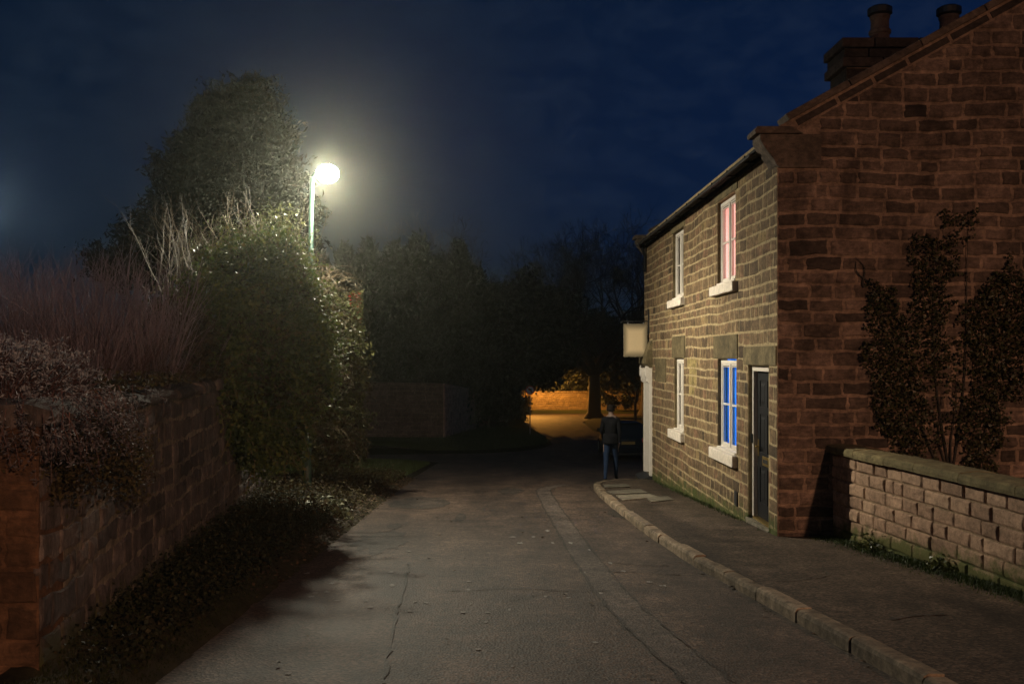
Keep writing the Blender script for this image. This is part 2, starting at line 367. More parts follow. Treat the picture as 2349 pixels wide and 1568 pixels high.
M['grassblade'] = leaf_mat('grass_blade', [(0, (.020, .030, .006)), (1, (.055, .075, .018))], .6, .3, .2)
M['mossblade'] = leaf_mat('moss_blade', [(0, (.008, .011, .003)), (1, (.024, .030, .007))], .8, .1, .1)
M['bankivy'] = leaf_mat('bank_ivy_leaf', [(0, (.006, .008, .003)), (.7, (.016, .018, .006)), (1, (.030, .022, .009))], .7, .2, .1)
M['redleaf'] = leaf_mat('red_leaf', [(0, (.18, .015, .012)), (1, (.34, .03, .025))], .5, .3, .2)
M['twigred'] = plain('red_twig', (0.065, 0.030, 0.024), .7, var=.4, scale=3)
M['twigpurple'] = plain('purple_twig', (0.17, 0.135, 0.15), .7, var=.4, scale=3)
M['twigpale'] = plain('pale_twig', (0.095, 0.066, 0.032), .7, var=.35, scale=5)
M['bark'] = plain('dark_bark', (0.030, 0.024, 0.018), .9, var=.4, scale=10, bump=.8, bscale=25)
M['barkwarm'] = plain('young_bark', (0.11, 0.08, 0.045), .9, var=.4, scale=10, bump=.5)

# ------------------------------------------------------------------ terrain profile (the street falls away from the camera)
def zr(Y): return float(np.interp(Y, [-60, 0, 22, 38, 54, 86, 150, 400], [2.4, 0, -1.21, -2.40, -2.85, -3.3, -3.6, -4.0]))
def zp(Y): return zr(Y) + 0.10
def strip(name, Ys, xl, xr, zf, mat, nx=8, rag=0.0, dz=0.0, parent=None):
    mb = MB()
    rows = []
    for Y in Ys:
        a, b_ = xl(Y), xr(Y)
        a += rag * mnoise.noise((Y * 1.7, 3.3, 0)) ; row = []
        for i in range(nx + 1):
            X = a + (b_ - a) * i / nx
            row.append((X, Y, zf(X, Y) + dz))
        rows.append(row)
    vs = [p for r_ in rows for p in r_]; w = nx + 1
    fs = [(j * w + i, j * w + i + 1, (j + 1) * w + i + 1, (j + 1) * w + i) for j in range(len(rows) - 1) for i in range(nx)]
    mb.add(vs, fs)
    return mb.build(name, mat, parent, smooth=True)
def ip(pts): 
    ys = [p[0] for p in pts]; xs = [p[1] for p in pts]
    return lambda Y: float(np.interp(Y, ys, xs))

def ground_z(X, Y): return zr(Y) - 0.10
tag(strip('ground', [-60, -30, 0, 22, 38, 54, 86, 150, 295], lambda Y: -295, lambda Y: 295, ground_z, M['ground'], nx=30), kind='structure')
road_l = ip([(-14, -2.07), (21, -2.07), (30, -2.2), (34.5, -2.6), (35.5, -4), (36, -11), (40.5, -11), (41.2, -4), (42, -0.6), (43, 0.8), (45, 1.9), (48, 2.5), (52, 2.6), (62, 2.0), (72, 1.6), (76, 1.2), (77, -14), (83, -14)])
road_r = ip([(-14, 3.6), (20.6, 2.05), (21.1, 2.3), (21.5, 3.2), (21.9, 6.0), (22.5, 14), (40, 14), (44, 9.5), (50, 7.2), (60, 5.6), (70, 5.8), (75, 7), (77, 30), (83, 30)])
Ys = list(np.arange(-14, 24, .5)) + list(np.arange(24, 83.1, .25))
tag(strip('road', Ys, road_l, road_r, lambda X, Y: zr(Y) + .012 * math.sin(X * 1.3) * .5, M['asphalt'], nx=14, rag=.05), kind='structure')

# darker patches, a paler trench strip, seams and scuffs lying on the road
def ribbon(mb, pts, w, dz, rag=.3):
    vs = []; n_ = len(pts)
    for i, (x, y) in enumerate(pts):
        x2, y2 = pts[min(i + 1, n_ - 1)]; x1, y1 = pts[max(i - 1, 0)]
        d = Vector((x2 - x1, y2 - y1)).normalized(); nrm = Vector((-d.y, d.x))
        ww = w * (1 + rag * mnoise.noise((x * 9, y * 9, 1)))
        for s_ in (-1, 1):
            X = x + nrm.x * ww * s_ / 2; Y = y + nrm.y * ww * s_ / 2
            vs.append((X, Y, zr(Y) + .012 * math.sin(X * 1.3) * .5 + dz))
    mb.add(vs, [(2 * i, 2 * i + 1, 2 * i + 3, 2 * i + 2) for i in range(n_ - 1)])
def smooth(pts, k=8):
    out = []
    for i in range(len(pts) - 1):
        p0, p1, p2, p3 = (pts[max(i - 1, 0)], pts[i], pts[i + 1], pts[min(i + 2, len(pts) - 1)])
        for j in range(k):
            t = j / k
            out.append(tuple(.5 * (2 * b_ + (c_ - a_) * t + (2 * a_ - 5 * b_ + 4 * c_ - d_) * t * t + (3 * b_ - a_ - 3 * c_ + d_) * t ** 3) for a_, b_, c_, d_ in zip(p0, p1, p2, p3)))
    out.append(tuple(pts[-1])); return out
def gp(x, y):                                  # a point of the street plane
    Y = EYE / ((y - 815) / FPX - 0.055); return ((x - 1147) * Y / FPX, Y)
trench = smooth([gp(*p) for p in [(1300, 1112), (1250, 1122), (1258, 1150), (1290, 1200), (1335, 1270), (1395, 1350), (1470, 1430), (1560, 1510), (1640, 1575)]])
mb = MB(); ribbon(mb, trench, .26, .005); tag(mb.build('trench_strip', M['asphalt_pale']), kind='structure')
for off, nm in ((-.14, 'tar_seam'), (.14, 'tar_seam')):
    ln = []
    for i, (x, y) in enumerate(trench):
        x2, y2 = trench[min(i + 1, len(trench) - 1)]; x1, y1 = trench[max(i - 1, 0)]
        d = Vector((x2 - x1, y2 - y1)).normalized(); ln.append((x - d.y * off + .03 * mnoise.noise((x * 4, y * 4, 5)), y + d.x * off))
    mb = MB(); ribbon(mb, ln, .026, .009, 1.6); tag(mb.build(nm, M['asphalt_dark']), kind='structure')
def crack(pix, w=.018):
    mb = MB(); pts = smooth([gp(*p) for p in pix], 10)
    pts = [(x + .03 * mnoise.noise((x * 6, y * 6, 2)), y + .05 * mnoise.noise((x * 5, y * 5, 8))) for x, y in pts]
    ribbon(mb, pts, w * .6, .008, 1.8); tag(mb.build('tar_seam', M['asphalt_dark']), kind='structure')
crack([(1000, 1355), (1080, 1353), (1180, 1350), (1330, 1357), (1390, 1358)], .03)
crack([(940, 1290), (930, 1340), (905, 1420), (880, 1568)], .03)
crack([(1400, 1290), (1460, 1296), (1530, 1297)], .04); crack([(1400, 1310), (1490, 1316), (1560, 1318)], .04)
crack([(1150, 1380), (1220, 1368), (1265, 1355)], .02)
def blob(name, cx, cy, rx, ry, mat, dz, seed, jag=.35):
    (X0, Y0) = gp(cx, cy); X1 = gp(cx + rx, cy)[0]; Y1 = gp(cx, cy - ry)[1]
    mb = MB(); k = 40; vs = [(X0, Y0, zr(Y0) + .012 * math.sin(X0 * 1.3) * .5 + dz)]
    for i in range(k):
        t = 2 * math.pi * i / k; s_ = 1 + jag * mnoise.noise((math.cos(t) * 2.2 + seed, math.sin(t) * 2.2, seed * 3.1)) + .5 * jag * mnoise.noise((math.cos(t) * 7, math.sin(t) * 7, seed))
        X = X0 + math.cos(t) * (X1 - X0) * s_; Y = Y0 + math.sin(t) * (Y1 - Y0) * s_
        vs.append((X, Y, zr(Y) + .012 * math.sin(X * 1.3) * .5 + dz))
    mb.add(vs, [(0, 1 + i, 1 + (i + 1) % k) for i in range(k)]); tag(mb.build(name, mat), kind='structure')
blob('dark_patch', 962, 1152, 72, 13, M['asphalt_dark'], .005, 1)
blob('dark_patch', 1172, 1126, 28, 7, M['asphalt_dark'], .005, 2); blob('dark_patch', 1056, 1186, 12, 9, M['asphalt_dark'], .005, 3)
blob('dark_patch', 1430, 1180, 40, 10, M['asphalt_dark'], .005, 5); blob('dark_patch', 905, 1205, 18, 6, M['asphalt_dark'], .005, 6)
blob('dark_patch', 870, 1240, 60, 22, M['asphalt_dark'], .004, 9, .6)
for i in range(46):                            # pale chips and chewing gum on the tar
    blob('road_scuff', random.uniform(640, 1560), random.choice([random.uniform(1210, 1560), random.uniform(1250, 1420)]), random.uniform(1.5, 7), random.uniform(1, 2.6), M['chalk'], .006, i + 20, .9)

# ------------------------------------------------------------------ pavement with kerb stones
kerb_line = [(3.55, -10.0), (2.38, 5.53), (2.12, 8.9), (1.97, 10.5), (1.87, 13.5), (1.83, 16.6), (1.86, 19.6), (1.95, 20.6), (2.2, 21.3), (2.62, 21.62), (3.2, 21.7)]
kerb_s = smooth(kerb_line, 12)
kx = ip([(y, x) for x, y in kerb_s if y < 21.68])
pave_r = ip([(-10, 6.0), (11.6, 6.0), (11.9, 3.5), (12.0, 3.45), (22, 3.45)])
pv = strip('pavement', list(np.arange(-10, 21.4, .25)) + [21.4, 21.5, 21.6, 21.66], lambda Y: kx(Y) + .1, pave_r,
           lambda X, Y: zp(Y) + .010 * mnoise.noise((X * 1.2, Y * .8, 0)), M['asphalt_pave'], nx=10)
tag(pv, kind='structure')
acc = [0.0]
for i in range(1, len(kerb_s)): acc.append(acc[-1] + math.dist(kerb_s[i - 1], kerb_s[i]))
def at_s(s_):
    i = max(1, min(len(acc) - 1, int(np.searchsorted(acc, s_)))); t = (s_ - acc[i - 1]) / (acc[i] - acc[i - 1] + 1e-9)
    a, b_ = Vector(kerb_s[i - 1]), Vector(kerb_s[i]); d = (b_ - a).normalized(); return a + (b_ - a) * t, d
s0 = 0.0; L = acc[-1]
while s0 < L - .1:
    curved = at_s(s0)[0].y > 19.8
    s1 = min(L, s0 + (.42 if curved else random.uniform(.86, .98)))
    rows = []; ns = 4; jz = random.uniform(-.010, .010); jx = random.uniform(-.012, .012)
    prof = [(0.0, -.10), (0.0, .072), (.012, .098), (.035, .108), (.10, .108), (.13, .104), (.13, .0)]
    vs = []
    for j in range(ns + 1):
        p, d = at_s(s0 + .009 + (s1 - s0 - .018) * j / ns); nrm = Vector((d.y, -d.x))
        for q, h in prof:
            w = .006 * mnoise.noise((p.x * 8 + q * 40, p.y * 8, h * 30))
            vs.append((p.x + nrm.x * (q + jx + w), p.y + nrm.y * (q + jx + w), zr(p.y) + h + jz + w))
    k = len(prof)
    fs = [(j * k + i, j * k + i + 1, (j + 1) * k + i + 1, (j + 1) * k + i) for j in range(ns) for i in range(k - 1)]
    fs += [tuple(range(k)), tuple(ns * k + i for i in range(k))[::-1]]
    mb = MB(); mb.add(vs, fs, random.random()); mb.build('kerb_stone', M['kerb'], pv)
    s0 = s1
def pave_crack(pix, w):
    pts = []
    for x, y in pix:
        Y = (EYE - .10) / ((y - 815) / FPX - 0.055); pts.append(((x - 1147) * Y / FPX, Y))
    pts = smooth(pts, 10); vs = []
    for i, (x, y) in enumerate(pts):
        x2, y2 = pts[min(i + 1, len(pts) - 1)]; x1, y1 = pts[max(i - 1, 0)]; d = Vector((x2 - x1, y2 - y1)).normalized()
        j = .02 * mnoise.noise((x * 7, y * 7, 3)); ww = w * (1 + 1.4 * mnoise.noise((x * 11, y * 11, 1)))
        for s_ in (-1, 1):
            X = x - d.y * (ww * s_ / 2 + j); Y = y + d.x * (ww * s_ / 2 + j); vs.append((X, Y, zp(Y) + .010 * mnoise.noise((X * 1.2, Y * .8, 0)) + .006))
    mb = MB(); mb.add(vs, [(2 * i, 2 * i + 1, 2 * i + 3, 2 * i + 2) for i in range(len(pts) - 1)]); mb.build('pavement_joint', M['asphalt_dark'], pv)
pave_crack([(1560, 1240), (1640, 1241), (1720, 1239), (1784, 1236)], .022)
pave_crack([(1775, 1331), (1830, 1330), (1900, 1318), (1880, 1305)], .016)
pave_crack([(2040, 1420), (2100, 1412), (2170, 1408)], .03)
pave_crack([(1640, 1290), (1720, 1296), (1800, 1290)], .010)
def slab(name, pix, mat, dz):
    mb = MB(); pts = []
    for x, y in pix:
        Y = (EYE - .10) / ((y - 815) / FPX - 0.055); pts.append(((x - 1147) * Y / FPX, Y))
    k = len(pts)
    vs = [(x, y, zp(y) + dz) for x, y in pts] + [(x, y, zp(y) - .02) for x, y in pts]
    mb.add(vs, [tuple(range(k))] + [(i, k + i, k + (i + 1) % k, (i + 1) % k) for i in range(k)], random.random())
    return mb.build(name, mat, pv)
slab('paving_slab', [(1392, 1127), (1468, 1122), (1486, 1131), (1410, 1134)], M['slab'], .014)
slab('paving_slab', [(1413, 1136), (1488, 1133), (1512, 1140), (1430, 1148)], M['slab'], .014)
slab('inspection_cover', [(1484, 1143), (1532, 1139), (1545, 1147), (1494, 1152)], M['slab'], .016)
slab('paving_slab', [(1384, 1112), (1436, 1110), (1446, 1117), (1388, 1119)], M['slab'], .014)

# ------------------------------------------------------------------ left bank, raised garden, verges
def wx(Y): return -2.44 - .121 * (Y - 5.27)    # road face of the roadside wall
def bank_z(X, Y):
    e = max(0.0, min(1.0, (-2.02 - X) / max(.25, (-2.02 - (wx(Y) if Y < 16 else -4.2)))))
    top = float(np.interp(Y, [2, 5.3, 10.3, 15, 17, 20, 24, 30], [.30, .25, .37, .36, .33, .22, .12, .1]))
    return zr(Y) + top * e ** .7 + .05 * e * mnoise.noise((X * 3, Y * 2, 1)) + .03 * e * mnoise.noise((X * 9, Y * 8, 4)) - .015
tag(strip('bank', list(np.arange(2, 36, .2)), lambda Y: wx(Y) - .15 if Y < 15.6 else -11, lambda Y: -2.0 + .12 * mnoise.noise((Y * 1.9, 1, 0)) + .05 * mnoise.noise((Y * 7, 2, 0)), bank_z, M['bank'], nx=26), kind='structure')
tag(strip('raised_garden', list(np.arange(4.6, 16.1, .5)), lambda Y: -16, lambda Y: wx(Y) - .2, lambda X, Y: .95 + .1 * mnoise.noise((X, Y, 0)), M['ground'], nx=10), kind='structure')
tag(strip('grass_verge', list(np.arange(21.5, 35, .25)), lambda Y: -9, lambda Y: -2.35 + .1 * mnoise.noise((Y * 1.5, 5, 0)) - (.0 if Y < 33 else (Y - 33) * .5), lambda X, Y: bank_z(X, Y) + .05, M['turf'], nx=16), kind='structure')
verge_r = ip([(42.3, -3), (42.6, -0.6), (43.5, 0.7), (45.3, 1.75), (48, 2.35), (52, 2.45), (62, 1.85), (72, 1.45), (75, 1.0)])
tag(strip('grass_verge', list(np.arange(42.3, 75.1, .25)), lambda Y: -12, verge_r, lambda X, Y: zr(Y) + .10 + .35 * max(0, min(1, (verge_r(Y) - X) / 4)) + .04 * mnoise.noise((X, Y, 0)), M['turf'], nx=14), kind='structure')
vl = ip([(41, 14), (44, 9.6), (50, 7.3), (60, 5.7), (70, 5.9), (75, 7.1), (76.6, 14)])
tag(strip('grass_verge', list(np.arange(41, 76.6, .5)), vl, lambda Y: 40, lambda X, Y: zr(Y) + .06 + .25 * max(0, min(1, (X - vl(Y)) / 5)), M['turf'], nx=14), kind='structure')
tag(strip('grass_verge', [83, 83.5, 84.5, 87.5], lambda Y: -14, lambda Y: 30, lambda X, Y: zr(Y) + .05 + .02 * (Y - 83), M['turf'], nx=14), kind='structure')

# ------------------------------------------------------------------ stone laying
def clip_rect(rects, ex):
    out = []
    for (a0, a1, b0, b1) in rects:
        e0, e1, f0, f1 = ex
        if e1 <= a0 or e0 >= a1 or f1 <= b0 or f0 >= b1: out.append((a0, a1, b0, b1)); continue
        if e0 > a0: out.append((a0, min(e0, a1), b0, b1))
        if e1 < a1: out.append((max(e1, a0), a1, b0, b1))
        m0, m1 = max(a0, e0), min(a1, e1)
        if f0 > b0: out.append((m0, m1, b0, f0))
        if f1 < b1: out.append((m0, m1, f1, b1))
    return out
def clip_half(poly, a, b_, c):                 # keep a*x + b*y <= c
    out = []
    for i in range(len(poly)):
        p, q = poly[i], poly[(i + 1) % len(poly)]
        fp = a * p[0] + b_ * p[1] - c; fq = a * q[0] + b_ * q[1] - c
        if fp <= 0: out.append(p)
        if (fp < 0 < fq) or (fq < 0 < fp):
            t = fp / (fp - fq); out.append((p[0] + (q[0] - p[0]) * t, p[1] + (q[1] - p[1]) * t))
    return out
def lay(u0, u1, zs, wmin, wmax, exclude=(), half=None, rnd=random):
    polys = []; off = 0
    for z0, z1 in zip(zs[:-1], zs[1:]):
        u = u0 - rnd.uniform(0, wmin * .8)
        while u < u1 - .02:
            w = rnd.uniform(wmin, wmax)
            if rnd.random() < .12: w *= .6
            a, b_ = max(u, u0), min(u + w, u1)
            if u1 - b_ < wmin * .45: b_ = u1; w = u1 - u
            rects = [(a, b_, z0, z1)]
            for ex in exclude: rects = clip_rect(rects, ex)
            for (a0, a1, c0, c1) in rects:
                if a1 - a0 < .06 or c1 - c0 < .045: continue
                poly = [(a0, c0), (a1, c0), (a1, c1), (a0, c1)]
                if half: poly = clip_half(poly, *half)
                if len(poly) > 2: polys.append(poly)
            u += w
    return polys
def stone(mb, poly, o, u, v, n_, joint=.022, proud=.016, tone=.5, wav=.012, rough=.006, cuts=2):
    cx = sum(p[0] for p in poly) / len(poly); cy = sum(p[1] for p in poly) / len(poly)
    pts = []
    k = len(poly)
    for i in range(k):                         # each side halved so that the outline wanders
        p, q = poly[i], poly[(i + 1) % k]
        pts += [(p[0] + (q[0] - p[0]) * c_ / cuts, p[1] + (q[1] - p[1]) * c_ / cuts) for c_ in range(cuts)]
    xs = [p[0] for p in poly]; ys = [p[1] for p in poly]; hw = (max(xs) - min(xs)) / 2 + 1e-6; hh = (max(ys) - min(ys)) / 2 + 1e-6
    def inset(p, d):
        fx = (p[0] - cx) / hw; fy = (p[1] - cy) / hh
        return (p[0] - d * max(-1, min(1, fx * 1.02)), p[1] - d * max(-1, min(1, fy * 1.02)))
    ring = []
    for j, p in enumerate(pts):
        q = inset(p, joint / 2)
        r_ = rough * (1.0 if j % cuts else .6)
        q = (q[0] + random.uniform(-r_, r_), q[1] + random.uniform(-r_, r_) + wav * mnoise.noise((p[0] * .9, p[1] * 1.3, 7)))
        ring.append(q)
    pr = proud * random.uniform(.55, 1.35)
    m_ = len(ring)
    bev = min(.016, hh * .28, hw * .28)
    A = [o + u * q[0] + v * q[1] + n_ * (-.03) for q in ring]
    B = [o + u * q[0] + v * q[1] + n_ * (pr * .45 + random.uniform(-.002, .002)) for q in ring]
    Cc = []
    for q in ring:
        w = inset(q, bev); Cc.append(o + u * w[0] + v * w[1] + n_ * (pr + random.uniform(-.003, .004)))
    ce = o + u * (cx + random.uniform(-.3, .3) * hw) + v * (cy + wav * mnoise.noise((cx * .9, cy * 1.3, 7)) + random.uniform(-.2, .2) * hh) + n_ * (pr * 1.15 + random.uniform(0, .006))
    fs = [(i, (i + 1) % m_, m_ + (i + 1) % m_, m_ + i) for i in range(m_)] + [(m_ + i, m_ + (i + 1) % m_, 2 * m_ + (i + 1) % m_, 2 * m_ + i) for i in range(m_)]
    fs += [(2 * m_ + i, 2 * m_ + (i + 1) % m_, 3 * m_) for i in range(m_)]
    mb.add(A + B + Cc + [ce], fs, tone)
def seen_size(poly, o, u, v):
    cx = sum(p[0] for p in poly) / len(poly); cy = sum(p[1] for p in poly) / len(poly)
    q = []
    for p in poly:
        w = o + u * p[0] + v * p[1]
        if w.y < .5: return 0
        q.append((w.x / w.y * 995 + 500, (EYE - w.z) / w.y * 995 + 355))
    c = (sum(p[0] for p in q) / len(q), sum(p[1] for p in q) / len(q))
    if not (0 < c[0] < 1024 and 0 < c[1] < 683): return 0
    return abs(sum(q[i][0] * q[(i + 1) % len(q)][1] - q[(i + 1) % len(q)][0] * q[i][1] for i in range(len(q)))) / 2
def build_stones(batches, limit, name='stone', rest='small_stones'):
    """batches: (polys, o, u, v, n, kwargs, material, parent, tonefn). The largest in the picture are parts of their own; the rest join into one part a wall."""
    allp = []
    for bi, bt in enumerate(batches):
        for poly in bt[0]: allp.append((seen_size(poly, bt[1], bt[2], bt[3]), bi, poly))
    allp.sort(key=lambda t: -t[0])
    rests = {}
    for i, (s_, bi, poly) in enumerate(allp):
        _, o, u, v, n_, kw, mat, parent, tf = batches[bi]
        if i < limit and s_ > 3:
            mb = MB(); stone(mb, poly, o, u, v, n_, tone=tf(poly), **kw); mb.build(name, mat, parent)
        else:
            stone(rests.setdefault(bi, MB()), poly, o, u, v, n_, tone=tf(poly), **kw)
    for bi, mb in rests.items():
        tag(mb.build(rest, batches[bi][6], batches[bi][7]), kind='stuff')
X_, Y_, Z_ = Vector((1, 0, 0)), Vector((0, 1, 0)), Vector((0, 0, 1))
rt = lambda p: min(.92, max(0, random.gauss(.5, .22)))

# ------------------------------------------------------------------ the cottage
FX, GY, FE = 3.315, 11.9, 22.85                # facade plane, gable plane, far end
EAVE, RX, RISE = 4.08, 6.95, .552
cot = thing('stone_cottage', 'two-storey gritstone cottage with lit pink and blue windows beside the pavement', 'house', (FX, GY, zp(GY)))
# windows: (y near, y far, z sill, z head)
WIN = {'un': (14.02, 15.16, 2.65, 3.92), 'uf': (17.98, 19.06, 2.65, 3.93), 'ln': (13.96, 15.14, .20, 1.55), 'lf': (17.96, 18.90, .20, 1.55)}
D1 = (12.28, 13.30, -.56, 1.47); D2 = (21.75, 22.55, -1.02, 1.32)
fw = MB()                                      # mortar core with openings cut: built of boxes around them
opens = list(WIN.values()) + [D1, D2]
rects = [(GY + .01, FE, -2.2, EAVE + .25)]
for o_ in opens: rects = clip_rect(rects, o_)
for (a0, a1, b0, b1) in rects: fw.box(FX, FX + .34, a0, a1, b0, b1, random.random())
front = fw.build('front_wall', M['mortar'], cot)
_k = [(-1.78, .02, 11), (.02, .20, 1), (.20, 1.55, 8), (1.55, 1.91, 2), (1.91, 2.49, 4), (2.49, 2.65, 1), (2.65, 3.92, 8), (3.92, 4.08, 1)]
zs = [-1.78]
for z_a, z_b, k_ in _k:
    ws = [random.uniform(.8, 1.2) for i in range(k_)]; tot = sum(ws)
    for w_ in ws: zs.append(zs[-1] + (z_b - z_a) * w_ / tot)
LINT = {'ln': (13.86, 15.42, 1.55, 1.91), 'lf': (17.80, 19.15, 1.55, 1.97), 'd1': (GY + .01, 13.52, 1.47, 1.73), 'un': (13.85, 15.35, 3.92, 4.16), 'uf': (17.8, 19.25, 3.92, 4.16)}
SILL = {'ln': (13.86, 15.44, .02, .20), 'lf': (17.86, 19.22, .02, .20), 'un': (13.86, 15.40, 2.49, 2.65), 'uf': (17.86, 19.30, 2.49, 2.65)}
CONS = (21.62, 22.7, 1.32, 1.95)
BIG = (19.85, 21.2, 1.05, 1.55)
ex = opens + list(LINT.values()) + list(SILL.values()) + [CONS, BIG]
fpolys = lay(GY, FE, zs, .20, .46, ex)
of, uf, vf, nf = Vector((FX, 0, 0)), Y_, Z_, -X_
def ftone(p):
    cx = sum(q[0] for q in p) / len(p); cz = sum(q[1] for q in p) / len(p)
    if 16.9 < cx < 17.5 and .97 < cz < 1.5: return .98
    return rt(p)
# gable
zg = [-1.0]
while zg[-1] < 6.7: zg.append(zg[-1] + random.uniform(.142, .196))
def gline(dx): return (-RISE, 1.0, EAVE + .16 - RISE * FX + dx)     # z - rise*x <= ...
gp0 = lay(FX, RX, zg, .22, .54, [(FX, FX + .50, 3.80, 4.6)], gline(-.02))
gp1 = [[(2 * RX - x, z) for x, z in p][::-1] for p in lay(FX, RX, zg, .22, .54, [], gline(-.02))]
gw = MB(); BX = 2 * RX - FX
poly = [(FX + .002, -2.0), (BX, -2.0), (BX, EAVE + .12), (RX, EAVE + .12 + RISE * (RX - FX)), (FX + .002, EAVE + .12)]
gw.prism(poly, Vector((0, GY + .004, 0)), X_, Z_, Y_, 0, .33, .5)
gable = gw.build('gable_wall', M['gmortar'], cot)
og, ug, vg, ng = Vector((0, GY + .004, 0)), X_, Z_, -Y_
build_stones([(fpolys, of, uf, vf, nf, dict(joint=.030, proud=.0035, wav=.034, rough=.010), M['stone'], front, ftone),
              (gp0 + gp1, og, ug, vg, ng, dict(joint=.036, proud=.010, wav=.03, rough=.014, cuts=3), M['gstone'], gable, rt)], 300)
def block(name, mat, parent, x0, x1, y0, y1, z0, z1, tone=None, bev=.008):
    mb = MB(); mb.box(x0, x1, y0, y1, z0, z1, random.random() if tone is None else tone); return mb.build(name, mat, parent, bevel=bev)
for k, (a, b_, c_, d_) in LINT.items(): block('lintel', M['lintel'], front, FX - .016, FX + .25, a + .012, b_ - .012, c_ + .006, d_ - .012)
block('large_stone', M['lintel'], front, FX - .016, FX + .2, BIG[0] + .012, BIG[1] - .012, BIG[2] + .012, BIG[3] - .012, .4)
mb = MB(); mb.prism([(-.02, 0), (.06, 0), (.16, .10), (.13, .30), (.04, .55), (-.02, .62)], Vector((FX, 21.64, 1.33)), -X_, Z_, Y_, 0, 1.04, .6)
mb.build('door_hood', M['lintel'], front, bevel=.01)
block('far_corner_quoin', M['lintel'], front, FX - .03, FX + .3, 22.56, FE + .02, -1.5, 1.9, .8)
# windows with two casements, glazing bars, glass, and what shows behind
def window(key, back, bar=True):
    y0, y1, z0, z1 = WIN[key]; xf = FX + .045
    f = MB(); t = .055
    f.box(xf, xf + .07, y0 + .004, y1 - .004, z1 - t - .02, z1 - .022); f.box(xf, xf + .07, y0 + .004, y1 - .004, z0 + .012, z0 + t)
    f.box(xf + .001, xf + .069, y0 + .004, y0 + t, z0 + t, z1 - t - .02); f.box(xf + .001, xf + .069, y1 - t, y1 - .004, z0 + t, z1 - t - .02)
    ym = (y0 + y1) / 2; f.box(xf - .004, xf + .066, ym - .035, ym + .035, z0 + t, z1 - t - .02)
    w = f.build('window', M['white'], cot, bevel=.004)
    for a, b_ in ((y0 + t, ym - .035), (ym + .035, y1 - t)):
        s_ = MB(); c0, c1 = z0 + t + .003, z1 - t - .023; e = .045; xs_ = xf + .012
        s_.box(xs_, xs_ + .04, a + .003, b_ - .003, c0, c0 + e); s_.box(xs_, xs_ + .04, a + .003, b_ - .003, c1 - e, c1)
        s_.box(xs_ + .001, xs_ + .039, a + .003, a + e, c0 + e, c1 - e); s_.box(xs_ + .001, xs_ + .039, b_ - e, b_ - .003, c0 + e, c1 - e)
        zm = (c0 + c1) / 2 + .01; s_.box(xs_ + .004, xs_ + .036, a + e, b_ - e, zm - .014, zm + .014)
        s_.build('casement', M['white'], w, bevel=.003)
        v_ = MB(); v_.box(xs_ - .004, xs_ + .001, a + .06, b_ - .06, c1 - .034, c1 - .022); v_.build('trickle_vent', M['iron'], w)
        for d0, d1 in ((c0 + e, zm - .014), (zm + .014, c1 - e)):
            g = MB(); g.box(xs_ + .016, xs_ + .021, a + e, b_ - e, d0, d1); g.build('pane', M['glass'], w)
    rv_ = MB(); rv_.box(FX - .004, xf + .069, y1 - .0035, y1 + .004, z0 + .012, z1 - .006); rv_.build('reveal', M['lintel'], w)
    # ledge below the frame and the painted stone sill
    lg = MB(); lg.box(FX - .03, xf + .05, y0 + .006, y1 - .006, z0 - .001, z0 + .011); lg.box(FX - .02, xf - .002, y0 + .008, y1 - .008, z0 + .0112, z0 + .035); lg.build('ledge', M['white'], w, bevel=.003)
    a, b_, c_, d_ = SILL[key]
    block('sill', M['whitestone'], w, FX - .085, FX + .12, a + .01, b_ - .01, c_ + .012, d_ - .003, bev=.014)
    # curtain or blind as a folded sheet
    mbk = MB(); nn = 60; vs = []
    for i in range(nn + 1):
        yy = y0 + (y1 - y0) * i / nn; off = .0 if back == 'blue' else .018 * math.sin(i * 1.25) + .01 * math.sin(i * .6)
        vs += [(FX + .145 + off, yy, z0), (FX + .145 + off, yy, z1)]
    mbk.add(vs, [(2 * i, 2 * i + 2, 2 * i + 3, 2 * i + 1) for i in range(nn)])
    if back in ('pink', 'blue'): mbk.build('blind' if back == 'blue' else 'curtain', M[back], w)
    else:
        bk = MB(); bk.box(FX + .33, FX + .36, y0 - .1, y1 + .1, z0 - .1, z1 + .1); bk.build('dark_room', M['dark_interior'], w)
        if back == 'net':
            nc = MB(); q = (y1 - y0) * .3
            for ya, yb in ((y0, y0 + q), (y1 - q, y1)):
                vs = []
                for i in range(21): yy = ya + (yb - ya) * i / 20; o2 = .02 * math.sin(i * 1.9); vs += [(FX + .15 + o2, yy, z0), (FX + .15 + o2, yy, z1)]
                nc.add(vs, [(2 * i, 2 * i + 2, 2 * i + 3, 2 * i + 1) for i in range(20)])
            nc.build('curtain', M['netcurtain'], w)
    return w
wun = window('un', 'pink'); window('ln', 'blue'); window('uf', 'dark'); window('lf', 'net')
# red hanging decoration in the upper lit window
mb = MB()
for i in range(16):
    yy = 14.10 + .10 * math.sin(i * 1.7) + .12 * (i % 3 == 0); zz = 3.78 - i * .035
    r_ = random.uniform(.012, .026); mb.lathe((FX + .118, yy, zz), [(.001, -r_), (r_ * .8, -r_ * .5), (r_, 0), (r_ * .7, r_ * .6), (.001, r_)], 7)
mb.tube([(FX + .118, 14.16, 3.82), (FX + .118, 14.14, 3.5), (FX + .118, 14.17, 3.2)], .004, 4)
mb.build('hanging_decoration', M['red'], wun)
